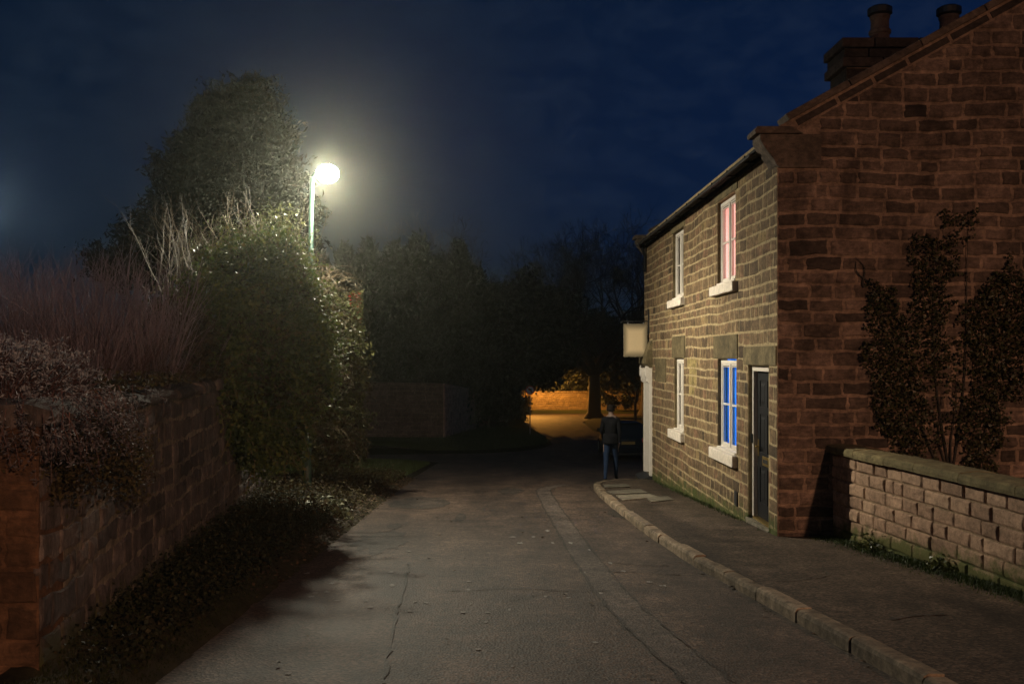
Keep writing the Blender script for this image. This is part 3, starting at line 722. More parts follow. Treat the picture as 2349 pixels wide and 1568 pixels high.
# near door
y0, y1, z0, z1 = D1
xd = FX + .105
f = MB(); t = .075
f.box(FX + .05, FX + .19, y0 + .004, y1 - .004, z1 - t, z1 - .004)
f.box(FX + .051, FX + .189, y0 + .004, y0 + t, z0 + .03, z1 - t); f.box(FX + .051, FX + .189, y1 - t, y1 - .004, z0 + .03, z1 - t)
dr = f.build('door', M['white'], cot, bevel=.005); dr['label'] = 'black panelled front door in a white frame'
lf = MB(); a, b_ = y0 + t + .004, y1 - t - .004
lf.box(xd + .012, xd + .05, a, b_, z0 + .035, z1 - t - .004)
W = b_ - a; st = .11; H0, H1 = z0 + .035, z1 - t - .004
for ya, yb in ((a, a + st), (a + W / 2 - .05, a + W / 2 + .05), (b_ - st, b_)): lf.box(xd, xd + .013, ya, yb, H0, H1)
for za, zb in ((H0, H0 + .2), (H0 + .66, H0 + .86), (H1 - .56, H1 - .46), (H1 - .12, H1)):
    for ya, yb in ((a + st, a + W / 2 - .05), (a + W / 2 + .05, b_ - st)): lf.box(xd + .001, xd + .0125, ya, yb, za, zb)
lf.build('door_leaf', M['blackdoor'], dr, bevel=.004)
for za, zb in ((H0 + .2, H0 + .66), (H0 + .86, H1 - .56), (H1 - .46, H1 - .12)):
    for ya, yb in ((a + st, a + W / 2 - .05), (a + W / 2 + .05, b_ - st)):
        pn = MB(); e = .035
        pn.hull([(xd + .011, ya + e, za + e), (xd + .011, yb - e, za + e), (xd + .011, yb - e, zb - e), (xd + .011, ya + e, zb - e),
                 (xd + .003, ya + e * 2, za + e * 2), (xd + .003, yb - e * 2, za + e * 2), (xd + .003, yb - e * 2, zb - e * 2), (xd + .003, ya + e * 2, zb - e * 2)],
                [(0, 1, 5, 4), (1, 2, 6, 5), (2, 3, 7, 6), (3, 0, 4, 7), (4, 5, 6, 7)]); pn.build('panel', M['blackdoor'], dr)
block('letterbox', M['brass'], dr, xd - .012, xd, a + W / 2 - .15, a + W / 2 + .15, H0 + .70, H0 + .82, bev=.004)
block('letterbox_flap', M['iron'], dr, xd - .015, xd - .0115, a + W / 2 - .11, a + W / 2 + .11, H0 + .735, H0 + .785, bev=.001)
mb = MB(); hy = b_ - .06; mb.box(xd - .008, xd, hy - .022, hy + .022, H0 + .80, H0 + 1.02); mb.tube([(xd - .008, hy, H0 + .93), (xd - .05, hy, H0 + .93), (xd - .055, hy - .11, H0 + .93)], .010, 8); mb.build('door_handle', M['brass'], dr)
block('threshold', M['brass'], dr, FX + .04, FX + .26, y0 + t, y1 - t, z0 + .004, z0 + .03, bev=.004)
block('doorstep', M['slab'], cot, FX - .02, FX + .34, y0 - .05, y1 + .08, z0 - .14, z0 + .002, .7, .01)
block('doorbell', M['iron'], cot, FX + .028, FX + .051, y1 - .055, y1 - .025, .44, .56, bev=.003)
# backing so that no light leaks through the door or windows
ib = MB(); ib.box(FX + .42, FX + .46, GY + .34, FE - .1, -2, EAVE); ib.build('inner_wall', M['dark_interior'], cot)
# far door: white frame, console brackets, dark step
y0, y1, z0, z1 = D2
f = MB()
f.box(FX - .055, FX + .12, y0 - .09, y0 + .05, z0, z1); f.box(FX - .055, FX + .12, y1 - .05, y1 + .09, z0, z1); f.box(FX - .05, FX + .10, y0 + .05, y1 - .05, z1 - .11, z1)
d2 = f.build('door', M['white'], cot, bevel=.006); d2['label'] = 'white framed door at the downhill end of the cottage'
block('door_leaf', M['blackdoor'], d2, FX + .09, FX + .13, y0 + .05, y1 - .05, z0, z1 - .11)
for ya in (y0 - .10, y1 - .06):
    mb = MB(); mb.prism([(0, 0), (.07, .0), (.11, .05), (.11, .12), (.14, .16), (.14, .34), (.12, .38), (0, .38)], Vector((FX - .005, ya, z1 - .33)), -X_, Z_, Y_, 0, .16); mb.build('console', M['white'], d2, bevel=.006)
mb = MB(); mb.prism([(0, 0), (.24, 0), (.24, .06), (.05, .13), (0, .13)], Vector((FX, y0 - .12, z0 - .13)), -X_, Z_, Y_, 0, 1.0); mb.build('step', M['darkstone'], d2)
block('step_base', M['lintel'], d2, FX - .22, FX + .2, y0 - .14, y1 + .14, -1.6, z0 - .133, .5)
block('air_vent', M['iron'], front, FX - .02, FX - .004, 13.86, 14.02, -.50, -.30, bev=.003)
# roof: two slopes of stepped slate courses, gutter, kneelers, verge stones, coping
def slope_pt(x, dz=0): return EAVE + .14 + RISE * (x - FX) + dz
ang = math.atan(RISE); cu = Vector((math.cos(ang), 0, math.sin(ang))); cn = Vector((-math.sin(ang), 0, math.cos(ang)))
rf = MB(); nC = 16; LS = (RX - FX + .25) / math.cos(ang)
for side in (0, 1):
    for i in range(nC):
        a, b_ = LS * i / nC, LS * (i + 1) / nC + .05
        for k, (ya, yb) in enumerate(((GY + .33, FE - .3),)):
            p0 = Vector((FX - .25, 0, slope_pt(FX - .25, -.04)))
            q = [p0 + cu * a + cn * (.022), p0 + cu * b_ + cn * .004, p0 + cu * b_ - cn * .012, p0 + cu * a + cn * .0]
            if side: q = [Vector((2 * RX - v_.x, 0, v_.z)) for v_ in q]
            vs = [v_ + Y_ * ya for v_ in q] + [v_ + Y_ * yb for v_ in q]
            rf.add(vs, [(0, 1, 2, 3), (4, 7, 6, 5), (0, 4, 5, 1), (1, 5, 6, 2), (2, 6, 7, 3), (3, 7, 4, 0)], random.random())
roof = rf.build('roof', M['slate'], cot)
mb = MB()                                      # half-round gutter, thick enough to see from below
prof = [(math.cos(t_) * .065, math.sin(t_) * .065) for t_ in np.linspace(math.pi, 2 * math.pi, 9)] + [(math.cos(t_) * .058, math.sin(t_) * .058) for t_ in np.linspace(2 * math.pi, math.pi, 9)]
mb.prism(prof, Vector((FX - .10, GY + .40, EAVE + .075)), X_, Z_, Y_, 0, FE - GY - .75)
gt = mb.build('gutter', M['gutter'], cot)
for yy in np.arange(GY + .9, FE - .6, 1.0):
    mb = MB(); mb.box(FX - .176, FX - .008, yy, yy + .03, EAVE - .008, EAVE + .085); mb.build('gutter_bracket', M['gutter'], gt)
mb = MB(); mb.tube([(FX - .10, FE - .42, EAVE + .02), (FX - .10, FE - .42, EAVE - .1), (FX - .045, FE - .40, EAVE - .25), (FX - .045, FE - .40, EAVE - .6)], .035, 8); mb.build('downpipe', M['gutter'], gt)
block('fascia', M['gutter'], cot, FX - .03, FX + .3, GY + .34, FE - .32, EAVE - .002, EAVE + .13, bev=0)
for yk, w_ in ((GY - .03, .36), (FE - .30, .36)):        # kneeler stones under the coping
    mb = MB()
    mb.prism([(-.52, -.30), (-.02, -.30), (.02, -.26), (.05, -.20), (.16, -.06), (.215, .04), (.215, .10), (-.52, .10)], Vector((FX, yk, EAVE + .06)), -X_, Z_, Y_, 0, w_, .75)
    mb.build('kneeler', M['coping'], cot, bevel=.01)
    mb = MB(); mb.prism([(-.30, 0), (.27, 0), (.28, .04), (.25, .085), (-.16, .085)], Vector((FX, yk - .02, EAVE + .165)), -X_, Z_, Y_, 0, w_ + .04, .7); mb.build('kneeler_cap', M['coping'], cot, bevel=.008)
def along(s_, h): return Vector((FX + .02, 0, EAVE + .175)) + cu * s_ + cn * h
LS2 = (RX - FX) / math.cos(ang)
for yk, w_ in ((GY - .06, .42), (FE - .34, .42)):
    s_ = .16; side_n = 0
    while s_ < LS2:
        e_ = min(LS2, s_ + random.uniform(.85, 1.05))
        for mir in (0, 1):
            q = [along(s_ + .006, .075), along(e_ - .006, .075), along(e_ - .006, .16), along(s_ + .006, .16)]
            if mir: q = [Vector((2 * RX - v_.x, 0, v_.z)) for v_ in q]
            mb = MB(); vs = [v_ + Y_ * (yk + random.uniform(-.008, .008)) for v_ in q] + [v_ + Y_ * (yk + w_) for v_ in q]
            mb.add(vs, [(0, 1, 2, 3), (4, 7, 6, 5), (0, 4, 5, 1), (1, 5, 6, 2), (2, 6, 7, 3), (3, 7, 4, 0)], random.random())
            mb.build('coping_stone', M['coping'], cot, bevel=.01)
        s_ = e_
s_ = .22
while s_ < LS2:                                # dark verge stones between pale joints below the coping
    e_ = min(LS2, s_ + random.uniform(.46, .58))
    for mir in (0, 1):
        q = [along(s_ + .022, -.035), along(e_ - .022, -.035), along(e_ - .022, .042), along(s_ + .022, .042)]
        if mir: q = [Vector((2 * RX - v_.x, 0, v_.z)) for v_ in q]
        mb = MB(); vs = [v_ + Y_ * (GY - .022) for v_ in q] + [v_ + Y_ * (GY + .30) for v_ in q]
        mb.add(vs, [(0, 1, 2, 3), (4, 7, 6, 5), (0, 4, 5, 1), (1, 5, 6, 2), (2, 6, 7, 3), (3, 7, 4, 0)], random.random() * .3)
        mb.build('verge_stone', M['chimney'], cot, bevel=.006)
    s_ = e_
vm = MB()
for mir in (0, 1):
    q = [along(.02, -.06), along(LS2, -.06), along(LS2, .074), along(.02, .074)]
    if mir: q = [Vector((2 * RX - v_.x, 0, v_.z)) for v_ in q]
    vs = [v_ + Y_ * (GY - .012) for v_ in q] + [v_ + Y_ * (GY + .32) for v_ in q]
    vm.add(vs, [(0, 1, 2, 3), (4, 7, 6, 5), (0, 4, 5, 1), (1, 5, 6, 2), (2, 6, 7, 3), (3, 7, 4, 0)])
vm.build('verge_mortar', M['gmortar'], cot)
# chimney stack
CY = 16.9
ch = MB(); cx0, cx1 = 5.86, 8.35
ch.box(cx0 + .03, cx1 - .03, CY, CY + .77, 5.2, 6.62)
chim = ch.build('chimney', M['gmortar'], roof)
def course(z0_, z1_, grow, parent=None):
    x = cx0 - grow
    while x < cx1 + grow - .05:
        w_ = min(random.uniform(.42, .75), cx1 + grow - x)
        block('chimney_stone', M['chimney'], chim, x + .008, x + w_ - .008, CY - grow - .012, CY + .8 + grow, z0_ + .008, z1_ - .006, bev=.012); x += w_
for i in range(5): course(5.35 + i * .225, 5.35 + (i + 1) * .225, .0)
course(6.475, 6.64, .08); course(6.64, 6.80, .04); course(6.80, 6.97, .09)
for px_ in (6.60, 7.80):
    mb = MB(); mb.lathe((px_, CY + .4, 6.98), [(.165, 0), (.16, .18), (.185, .20), (.185, .25), (.155, .28), (.15, .40), (.155, .44), (.17, .47), (.17, .50), (.15, .52), (.12, .53)], 18)
    mb.build('chimney_pot', M['terracotta'], chim, smooth=False)
    mb = MB(); mb.lathe((px_, CY + .4, 7.49), [(.15, 0), (.205, .03), (.205, .13), (.15, .165), (.08, .18)], 18); mb.build('pot_cowl', M['iron'], chim)

# ------------------------------------------------------------------ hanging sign on the cottage
sg = thing('hanging_sign', 'blank cream hanging sign board projecting from the cottage front', 'sign', (2.98, 22.1, 1.55))
m_, n2, l2, b2 = nodes('sign_cream_paint')
tcn = n2.new('ShaderNodeTexCoord').outputs['Generated']
sx2 = n2.new('ShaderNodeSeparateXYZ'); l2.new(tcn, sx2.inputs[0])
def edge_fac(out):
    a_ = n2.new('ShaderNodeMath'); a_.operation = 'SUBTRACT'; l2.new(out, a_.inputs[0]); a_.inputs[1].default_value = .5
    b3 = n2.new('ShaderNodeMath'); b3.operation = 'ABSOLUTE'; l2.new(a_.outputs[0], b3.inputs[0])
    c3 = n2.new('ShaderNodeMapRange'); c3.interpolation_type = 'SMOOTHSTEP'; c3.inputs['From Min'].default_value = .24; c3.inputs['From Max'].default_value = .5; l2.new(b3.outputs[0], c3.inputs[0]); return c3.outputs[0]
mxm = n2.new('ShaderNodeMath'); mxm.operation = 'MAXIMUM'; l2.new(edge_fac(sx2.outputs['X']), mxm.inputs[0]); l2.new(edge_fac(sx2.outputs['Z']), mxm.inputs[1])
l2.new(mixc(n2, l2, mxm.outputs[0], (.62, .47, .29), (.17, .135, .085)), b2.inputs['Base Color']); b2.inputs['Roughness'].default_value = .6
mb = MB(); mb.box(2.74, 3.27, 22.08, 22.11, 1.57, 2.30); mb.build('board', m_, sg, bevel=.004)
mb = MB(); mb.tube([(2.70, 22.1, 2.355), (FX, 22.1, 2.355)], .012, 8); mb.tube([(2.70, 22.1, 2.355), (2.68, 22.1, 2.335), (2.69, 22.1, 2.31)], .010, 6); mb.build('bracket', M['iron'], sg)
mb = MB(); mb.box(FX - .03, FX - .002, 22.07, 22.13, 2.10, 2.62); mb.build('wall_plate', M['iron'], sg)
for xx in (2.84, 3.18):
    mb = MB(); mb.tube([(xx, 22.1, 2.36), (xx, 22.1, 2.29)], .007, 6); mb.build('hook', M['grey'], sg)

# ------------------------------------------------------------------ low garden wall on the right
LW0, LW1 = Vector((3.97, 11.86, 0)), Vector((4.66, 4.2, 0))
lw = thing('low_stone_wall', 'low pinkish stone garden wall with mossy coping running from the gable', 'wall', (LW0.x, LW0.y, zp(LW0.y)))
lu = (LW1 - LW0).normalized(); ll = (LW1 - LW0).length; ln_ = Vector((lu.y, -lu.x, 0)); ln_ = ln_ if ln_.x < 0 else -ln_
core = MB(); core.prism([(0.0, -1.0), (ll, -1.0), (ll, .44), (0.0, .44)], LW0, lu, Z_, -ln_, .0, .24)
cw = core.build('wall_core', M['lowmortar'], lw)
zl = [-.87, -.72, -.575, -.43, -.285, -.14, .005, .15, .295, .44]
lp = lay(0, ll, zl, .28, .50)
build_stones([(lp, LW0, lu, Z_, ln_, dict(joint=.016, proud=.018, wav=.006, rough=.007), M['lowstone'], cw, rt)], 300)
ep = lay(.0, .24, zl, .24, .26)
build_stones([(ep, LW0 - ln_ * .24, ln_, Z_, -lu, dict(joint=.016, proud=.02, wav=0), M['lowstone'], cw, rt)], 40)
s_ = -.04
while s_ < ll:
    e_ = s_ + random.uniform(.62, .86); mb = MB()
    jz = random.uniform(-.004, .006)
    o_ = LW0 + ln_ * .075; vs = []
    for j in range(7):
        q = s_ + .004 + (e_ - s_ - .008) * j / 6
        for d, h in ((0, .0), (-.004, .035), (.004, .075), (.02, .088), (.17, .105), (.36, .088), (.37, 0)):
            w = .007 * mnoise.noise((q * 7, d * 20, h * 30)); vs.append(o_ + lu * q - ln_ * (d + w) + Z_ * (.444 + h + jz + w))
    fs = [(j * 7 + i, j * 7 + (i + 1) % 7, (j + 1) * 7 + (i + 1) % 7, (j + 1) * 7 + i) for j in range(6) for i in range(7)] + [tuple(range(7))[::-1], tuple(42 + i for i in range(7))]
    mb.add(vs, fs, random.random()); mb.build('coping_stone', M['lowcope'], lw)
    s_ = e_

# ------------------------------------------------------------------ roadside wall on the left with its end pier
RW0 = Vector((wx(5.27), 5.27, 0)); RW1 = Vector((wx(16), 16, 0))
rw = thing('roadside_wall', 'tall weathered rubble stone wall below the shrubs with an orange lit end', 'wall', (RW0.x, RW0.y, zr(5.27)))
ru = (RW1 - RW0).normalized(); rl = (RW1 - RW0).length; rn = Vector((ru.y, -ru.x, 0)); rn = rn if rn.x > 0 else -rn
core = MB(); core.prism([(.42, -1.2), (rl, -1.2), (rl, 1.22), (.42, 1.22)], RW0, ru, Z_, -rn, .0, .4)
rc = core.build('wall_core', M['leftmortar'], rw)
zl = [-.95]
while zl[-1] < 1.1: zl.append(zl[-1] + random.uniform(.15, .22))
zl[-1] = 1.22
rp = lay(0, rl, zl, .22, .50)
pr0 = RW0 - X_ * 2.2
pc = MB(); pc.prism([(pr0.x, 5.275), (RW0.x - .004, 5.275), (wx(5.69) - .004, 5.69), (pr0.x, 5.69)], Vector((0, 0, 0)), X_, Y_, Z_, -1.2, 1.22, .9); pcore = pc.build('pier_core', M['litpier'], rw)
zl2 = [-.6]
while zl2[-1] < 1.1: zl2.append(zl2[-1] + random.uniform(.13, .21))
pp = lay(0, 2.2, zl2, .3, .6)
build_stones([(rp, RW0, ru, Z_, rn, dict(joint=.034, proud=.010, wav=.07, rough=.022, cuts=3), M['leftstone'], rc, rt),
              (pp, pr0 + Y_ * .005, X_, Z_, -Y_, dict(joint=.03, proud=.012, wav=.02, rough=.012, cuts=3), M['litpier'], pcore, rt)], 300)
s_ = .0
while s_ < rl:                                 # rounded coping of big uneven stones
    e_ = s_ + random.uniform(.35, .75); mb = MB(); hh = random.uniform(.10, .17); dd = random.uniform(.02, .06); vs = []
    pf = [(-dd, 0), (-dd - .015, .4), (-dd + .01, .8), (.06, 1.0), (.3, 1.0), (.42, .6), (.42, 0)]
    for j in range(6):
        q = s_ + .012 + (e_ - s_ - .024) * j / 5; en = 1 - .18 * (abs(j - 2.5) / 2.5) ** 3
        for d, h in pf:
            w = .022 * mnoise.noise((q * 5, d * 9, h * 4 + s_)); vs.append(RW0 + ru * q - rn * (d + w) + Z_ * (1.222 + h * hh * en + w * (h > 0)))
    fs = [(j * 7 + i, j * 7 + (i + 1) % 7, (j + 1) * 7 + (i + 1) % 7, (j + 1) * 7 + i) for j in range(5) for i in range(7)] + [tuple(range(7))[::-1], tuple(35 + i for i in range(7))]
    mb.add(vs, fs, random.random()); mb.build('coping_stone', M['leftstone'], rw, smooth=False)
    s_ = e_

# ------------------------------------------------------------------ lamps
def ies_light(name, loc, power, col, cand, radius, parent=None, side=None):
    t = bpy.data.texts.new(name + '_ies')
    angs = [a for a, c in cand]
    hs = list(range(0, 361, 20)) if side else [0]
    rows = []
    for h in hs:                               # the optic throws its light over the carriageway (+x) and less behind the post
        a_ = R(h - 180); dx, dy = math.sin(a_), math.cos(a_)
        wt = lambda an: (side[0] * (1 if an < 89 else .25) if dx > 0 else side[1]) * dx * dx + (side[2] if dy > 0 else side[3] * (1 if an < 84 else 1.5)) * dy * dy if side else 1.0
        rows.append(' '.join('%g' % (c * 1000 * (1 + (wt(an) - 1) * min(1, an / 35.0) * max(0, min(1, (175 - an) / 40.0)))) for an, c in cand))
    t.write('IESNA:LM-63-1995\nTILT=NONE\n1 1000 1 %d %d 1 2 0 0 0\n1 1 1\n%s\n%s\n%s\n' % (len(cand), len(hs), ' '.join('%g' % a for a in angs), ' '.join('%g' % h for h in hs), '\n'.join(rows)))
    la = bpy.data.lights.new(name, 'POINT'); la.energy = power; la.color = col; la.shadow_soft_size = radius
    la.use_nodes = True
    n_, l_ = la.node_tree.nodes, la.node_tree.links
    ie = n_.new('ShaderNodeTexIES'); ie.mode = 'INTERNAL'; ie.ies = t
    l_.new(ie.outputs[0], n_['Emission'].inputs['Strength'])
    o = bpy.data.objects.new(name, la); C.objects.link(o)
    if parent is not None: o.parent = parent; o.location = Vector(loc) - base_of(parent)
    else: o.location = loc
    return o
m, n, l, b = nodes('glowing_diffuser')
em = n.new('ShaderNodeEmission'); em.inputs[0].default_value = (1.0, .95, .80, 1); em.inputs[1].default_value = 9.0
trn = n.new('ShaderNodeBsdfTransparent'); ads = n.new('ShaderNodeAddShader')
l.new(em.outputs[0], ads.inputs[0]); l.new(trn.outputs[0], ads.inputs[1]); l.new(ads.outputs[0], n['Material Output'].inputs[0])
M['glow'] = m
m, n, l, b = nodes('sodium_diffuser')
em = n.new('ShaderNodeEmission'); em.inputs[0].default_value = (1.0, .42, .08, 1); em.inputs[1].default_value = 8.0
trn = n.new('ShaderNodeBsdfTransparent'); ads = n.new('ShaderNodeAddShader')
l.new(em.outputs[0], ads.inputs[0]); l.new(trn.outputs[0], ads.inputs[1]); l.new(ads.outputs[0], n['Material Output'].inputs[0])
M['glow_orange'] = m
m, n, l, b = nodes('blue_diffuser')
em = n.new('ShaderNodeEmission'); em.inputs[0].default_value = (.35, .6, 1.0, 1); em.inputs[1].default_value = 4.0
trn = n.new('ShaderNodeBsdfTransparent'); ads = n.new('ShaderNodeAddShader')
l.new(em.outputs[0], ads.inputs[0]); l.new(trn.outputs[0], ads.inputs[1]); l.new(ads.outputs[0], n['Material Output'].inputs[0])
M['glow_blue'] = m
def street_lamp(name, label, base, height, lean, arm, glow, paint, group='street lamps'):
    base = Vector(base); lamp = thing(name, label, name.replace('_', ' '), base, group)
    top = base + Vector((lean, 0, height))
    mb = MB(); mb.tube([base - Z_ * .3, base + Z_ * 1.0, base + Z_ * 1.03], [.078, .078, .05], 14); bs = mb.build('base_section', paint, lamp, smooth=False)
    mb = MB(); mb.box(base.x - .045, base.x + .045, base.y - .083, base.y - .076, base.z + .35, base.z + .85); mb.build('access_door', paint, bs)
    mb = MB(); mb.tube([base + Z_ * 1.0, base + Vector((lean * .5, 0, height * .5)), top], [.052, .048, .040], 14); mb.build('column', paint, lamp, smooth=True)
    hd = top + Vector((arm, 0, .05))
    mb = MB(); mb.tube([top - Z_ * .02, top + Vector((arm * .15, 0, .05)), top + Vector((arm * .45, 0, .09)), hd + Z_ * .11], [.036, .036, .03, .022], 10); mb.build('bracket', paint, lamp, smooth=True)
    mb = MB(); mb.tube([hd + Vector((-.12, 0, .10)), hd + Vector((0, 0, .125)), hd + Vector((.16, 0, .10))], [.025, .035, .02], 10); mb.build('housing', paint, lamp, smooth=True)
    mb = MB(); prof = [(.20 * math.cos(t_), .165 * math.sin(t_)) for t_ in np.linspace(-math.pi / 2 + .05, math.pi / 2 - .35, 14)]
    mb.lathe(hd - Z_ * .0, prof, 24); mb.build('diffuser', glow, lamp, smooth=True)
    return lamp, hd
WHITE = [(0, .42), (20, .45), (40, .62), (55, .88), (65, 1.0), (71, .90), (78, .52), (85, .30), (100, .28), (130, .28), (160, .3), (180, .2)]
SOD = [(0, .8), (30, .85), (60, 1.0), (75, .9), (85, .6), (95, .3), (180, .1)]
CUT = [(0, .14), (25, .20), (45, .62), (62, 1.0), (75, .9), (83, .5), (89, .1), (95, 0), (180, 0)]
lampA, hdA = street_lamp('street_lamp', 'slim green street lamp with a glaring white head rising out of the ivy', (-3.30, 17.0, -.62), 5.27, .09, .265, M['glow'], M['green'])
ies_light('street_lamp_light', hdA - Z_ * .02, 62, (1.0, .92, .70), WHITE, .10, lampA, (1.0, .14, .32, .62))
FARL = (2.15, 84.0, zr(84))
lampB, hdB = street_lamp('street_lamp', 'distant orange street lamp half hidden by evergreens before the far wall', FARL, 4.3, 0, .35, M['glow_orange'], M['iron'])
ies_light('street_lamp_light', hdB - Z_ * .02, 95, (1.0, .42, .07), CUT, .12, lampB)
lampC, hdC = street_lamp('street_lamp', 'orange sodium street lamp standing uphill behind the camera', (7.9, -13.0, zr(-13)), 5.0, 0, -.5, M['glow_orange'], M['iron'])
ies_light('street_lamp_light', hdC - Z_ * .02, 150, (1.0, .56, .34), SOD, .14, lampC)

lampD, hdD = street_lamp('garden_lamp', 'bluish white lamp post in the raised garden just outside the frame', (-7.55, 14.0, .95), 2.75, 0, .16, M['glow_blue'], M['iron'], 'garden lamps')
ies_light('garden_lamp_light', hdD, 3.5, (.50, .68, 1.0), [(0, .6), (60, 1), (100, .9), (140, .6), (180, .3)], .1, lampD, (.5, .2, .04, 1.0))

# ------------------------------------------------------------------ far walls
def stone_wall(name, label, a, b_, za, zb, h_a, h_b, core_m, stone_m, th=.35, ch=.2, wmin=.3, wmax=.6, nrm=None, cope=True):
    a, b_ = Vector((*a, 0)), Vector((*b_, 0)); u = (b_ - a).normalized(); L_ = (b_ - a).length
    n_ = Vector((u.y, -u.x, 0)); n_ = n_ if n_.y < 0 else -n_
    w = thing(name, label, 'wall', (a.x, a.y, za))
    c_ = MB(); c_.prism([(0, za - .6), (L_, zb - .6), (L_, zb + h_b), (0, za + h_a)], a, u, Z_, -n_, 0, th); cc = c_.build('wall_core', core_m, w)
    zz = list(np.arange(min(za, zb) - .4, max(za + h_a, zb + h_b) + ch, ch))
    sl_t = (zb + h_b - za - h_a) / L_; ps = []
    for p in lay(0, L_, zz, wmin, wmax):
        q = clip_half(p, -sl_t, 1.0, za + h_a - .02)
        if len(q) > 2 and max(v_[1] for v_ in q) - min(v_[1] for v_ in q) > .04: ps.append(q)
    mb = MB()
    for p in ps: stone(mb, p, a, u, Z_, n_, joint=.03, proud=.025, tone=rt(p), wav=.03)
    tag(mb.build('wall_stones', stone_m, cc), kind='stuff')
    mb = MB(); q = 0
    while q < L_ and cope:
        e_ = min(L_, q + random.uniform(.7, 1.0)); z_0 = za + h_a + sl_t * q; z_1 = za + h_a + sl_t * e_
        mb.prism([(q + .01, z_0), (e_ - .01, z_1), (e_ - .01, z_1 + .09), (q + .01, z_0 + .09)], a + n_ * .05, u, Z_, -n_, 0, th + .1, random.random()); q = e_
    if cope: tag(mb.build('coping', stone_m, w), kind='stuff')
    return w
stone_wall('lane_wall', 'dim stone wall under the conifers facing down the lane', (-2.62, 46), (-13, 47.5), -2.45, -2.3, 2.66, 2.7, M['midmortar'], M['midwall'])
stone_wall('lane_wall', 'dim stone wall, pinkish light in its colour, receding past the round sign to the orange light', (-2.60, 46.02), (.42, 69), -2.45, -3.1, 2.66, 1.83, M['litlanemortar'], M['litlane'])
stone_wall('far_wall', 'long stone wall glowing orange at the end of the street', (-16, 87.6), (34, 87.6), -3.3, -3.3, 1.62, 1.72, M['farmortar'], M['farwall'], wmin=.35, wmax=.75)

# ------------------------------------------------------------------ round road sign
SGB = Vector((1.63, 54.0, zr(54) + .12))
rs = thing('road_sign', 'round no-left-turn road sign on a grey pole on the grass', 'road sign', SGB)
mb = MB(); mb.tube([SGB - Z_ * .3, SGB + Z_ * 2.62], .032, 10); mb.build('pole', M['grey'], rs)
def disc(mb, r0, r1, d, th_, cz, k=40):
    o_ = SGB + Z_ * cz - Y_ * d; vs = []
    for i in range(k):
        t_ = 2 * math.pi * i / k
        for r_, dd in ((r0, 0), (r1, 0), (r1, th_), (r0, th_)): vs.append(o_ + X_ * r_ * math.cos(t_) + Z_ * r_ * math.sin(t_) + Y_ * dd)
    mb.add(vs, [(4 * i + j, 4 * ((i + 1) % k) + j, 4 * ((i + 1) % k) + (j + 1) % 4, 4 * i + (j + 1) % 4) for i in range(k) for j in range(4)])
SR = .245; CZ = 2.45
M['signred'] = plain('sign_red', (.55, .04, .04), .4); M['signwhite'] = plain('sign_white', (.88, .80, .78), .4, var=.05); M['signblack'] = plain('sign_black', (.015, .015, .015), .4)
mb = MB(); disc(mb, .001, SR * .82, .045, .008, CZ); fc = mb.build('sign_face', M['signwhite'], rs)
mb = MB(); disc(mb, SR * .80, SR, .048, .012, CZ); mb.build('red_ring', M['signred'], rs)
mb = MB(); o_ = SGB + Z_ * CZ - Y_ * .046; mb.prism([(.03, -.14), (.085, -.14), (.085, .045), (.065, .075), (-.02, .075), (-.02, .125), (-.12, .05), (-.02, -.025), (-.02, .025), (.03, .025)], o_, X_, Z_, -Y_, 0, .003); mb.build('arrow', M['signblack'], rs)
mb = MB(); q = SR * .80; c45 = .7071; w_ = .022; mb.prism([(-q * c45 - w_ * c45, q * c45 - w_ * c45), (q * c45 - w_ * c45, -q * c45 - w_ * c45), (q * c45 + w_ * c45, -q * c45 + w_ * c45), (-q * c45 + w_ * c45, q * c45 + w_ * c45)], o_ - Y_ * .004, X_, Z_, -Y_, 0, .003); mb.build('slash', M['signred'], rs)

# ------------------------------------------------------------------ vegetation
def plant(name, label, cat, base, group=None): return thing(name, label, cat, base, group)
def lobes_px(items, flat=1.0):                 # (x, y, distance, radius[, depth radius]) -> ellipsoids in the place
    out = []
    for it in items:
        x, y, Y, r_ = it[:4]; rr = r_ * Y / FPX; dr = it[4] if len(it) > 4 else rr
        out.append((P(x, y, Y), (rr, dr, rr * flat)))
    return out
def stems(mb, roots, n_, len_, spread, rad, droop=0.0, segs=6, sides=3, twigs=0, up=1.0, wob=.25, bias=(0, 0, 0)):
    """thin bending stems from root points; returns their tips"""
    tips = []
    for i in range(n_):
        p = Vector(random.choice(roots)) + Vector((random.uniform(-.12, .12), random.uniform(-.12, .12), 0))
        a = random.uniform(0, 2 * math.pi); s_ = spread * random.uniform(.15, 1) ** .7
        d = (Vector((math.cos(a) * s_, math.sin(a) * s_, up)) + Vector(bias)).normalized()
        L_ = len_ * random.uniform(.6, 1.1); pts = [p.copy()]
        for k in range(segs):
            d = (d + Vector((random.uniform(-wob, wob), random.uniform(-wob, wob), random.uniform(-wob, wob))) * .5 - Z_ * droop * (k / segs)).normalized()
            p = p + d * L_ / segs; pts.append(p.copy())
        mb.tube(pts, [rad * (1 - .8 * k / segs) for k in range(segs + 1)], sides, random.random(), cap=False)
        tips.append(pts[-1])
        for t_ in range(twigs):
            k = random.randint(2, segs - 1); q = pts[k].copy()
            dd = ((pts[k + 1] - pts[k]).normalized() + Vector((random.uniform(-1, 1), random.uniform(-1, 1), random.uniform(-.3, .8))) * .75).normalized()
            tp = [q.copy()]
            for j in range(3): dd = (dd + Vector((random.uniform(-.3, .3), random.uniform(-.3, .3), random.uniform(-.2, .2) - droop * .4))).normalized(); q = q + dd * L_ * .09; tp.append(q.copy())
            mb.tube(tp, [rad * .45, rad * .35, rad * .25, rad * .12], 3, random.random(), cap=False); tips.append(tp[-1])
    return tips

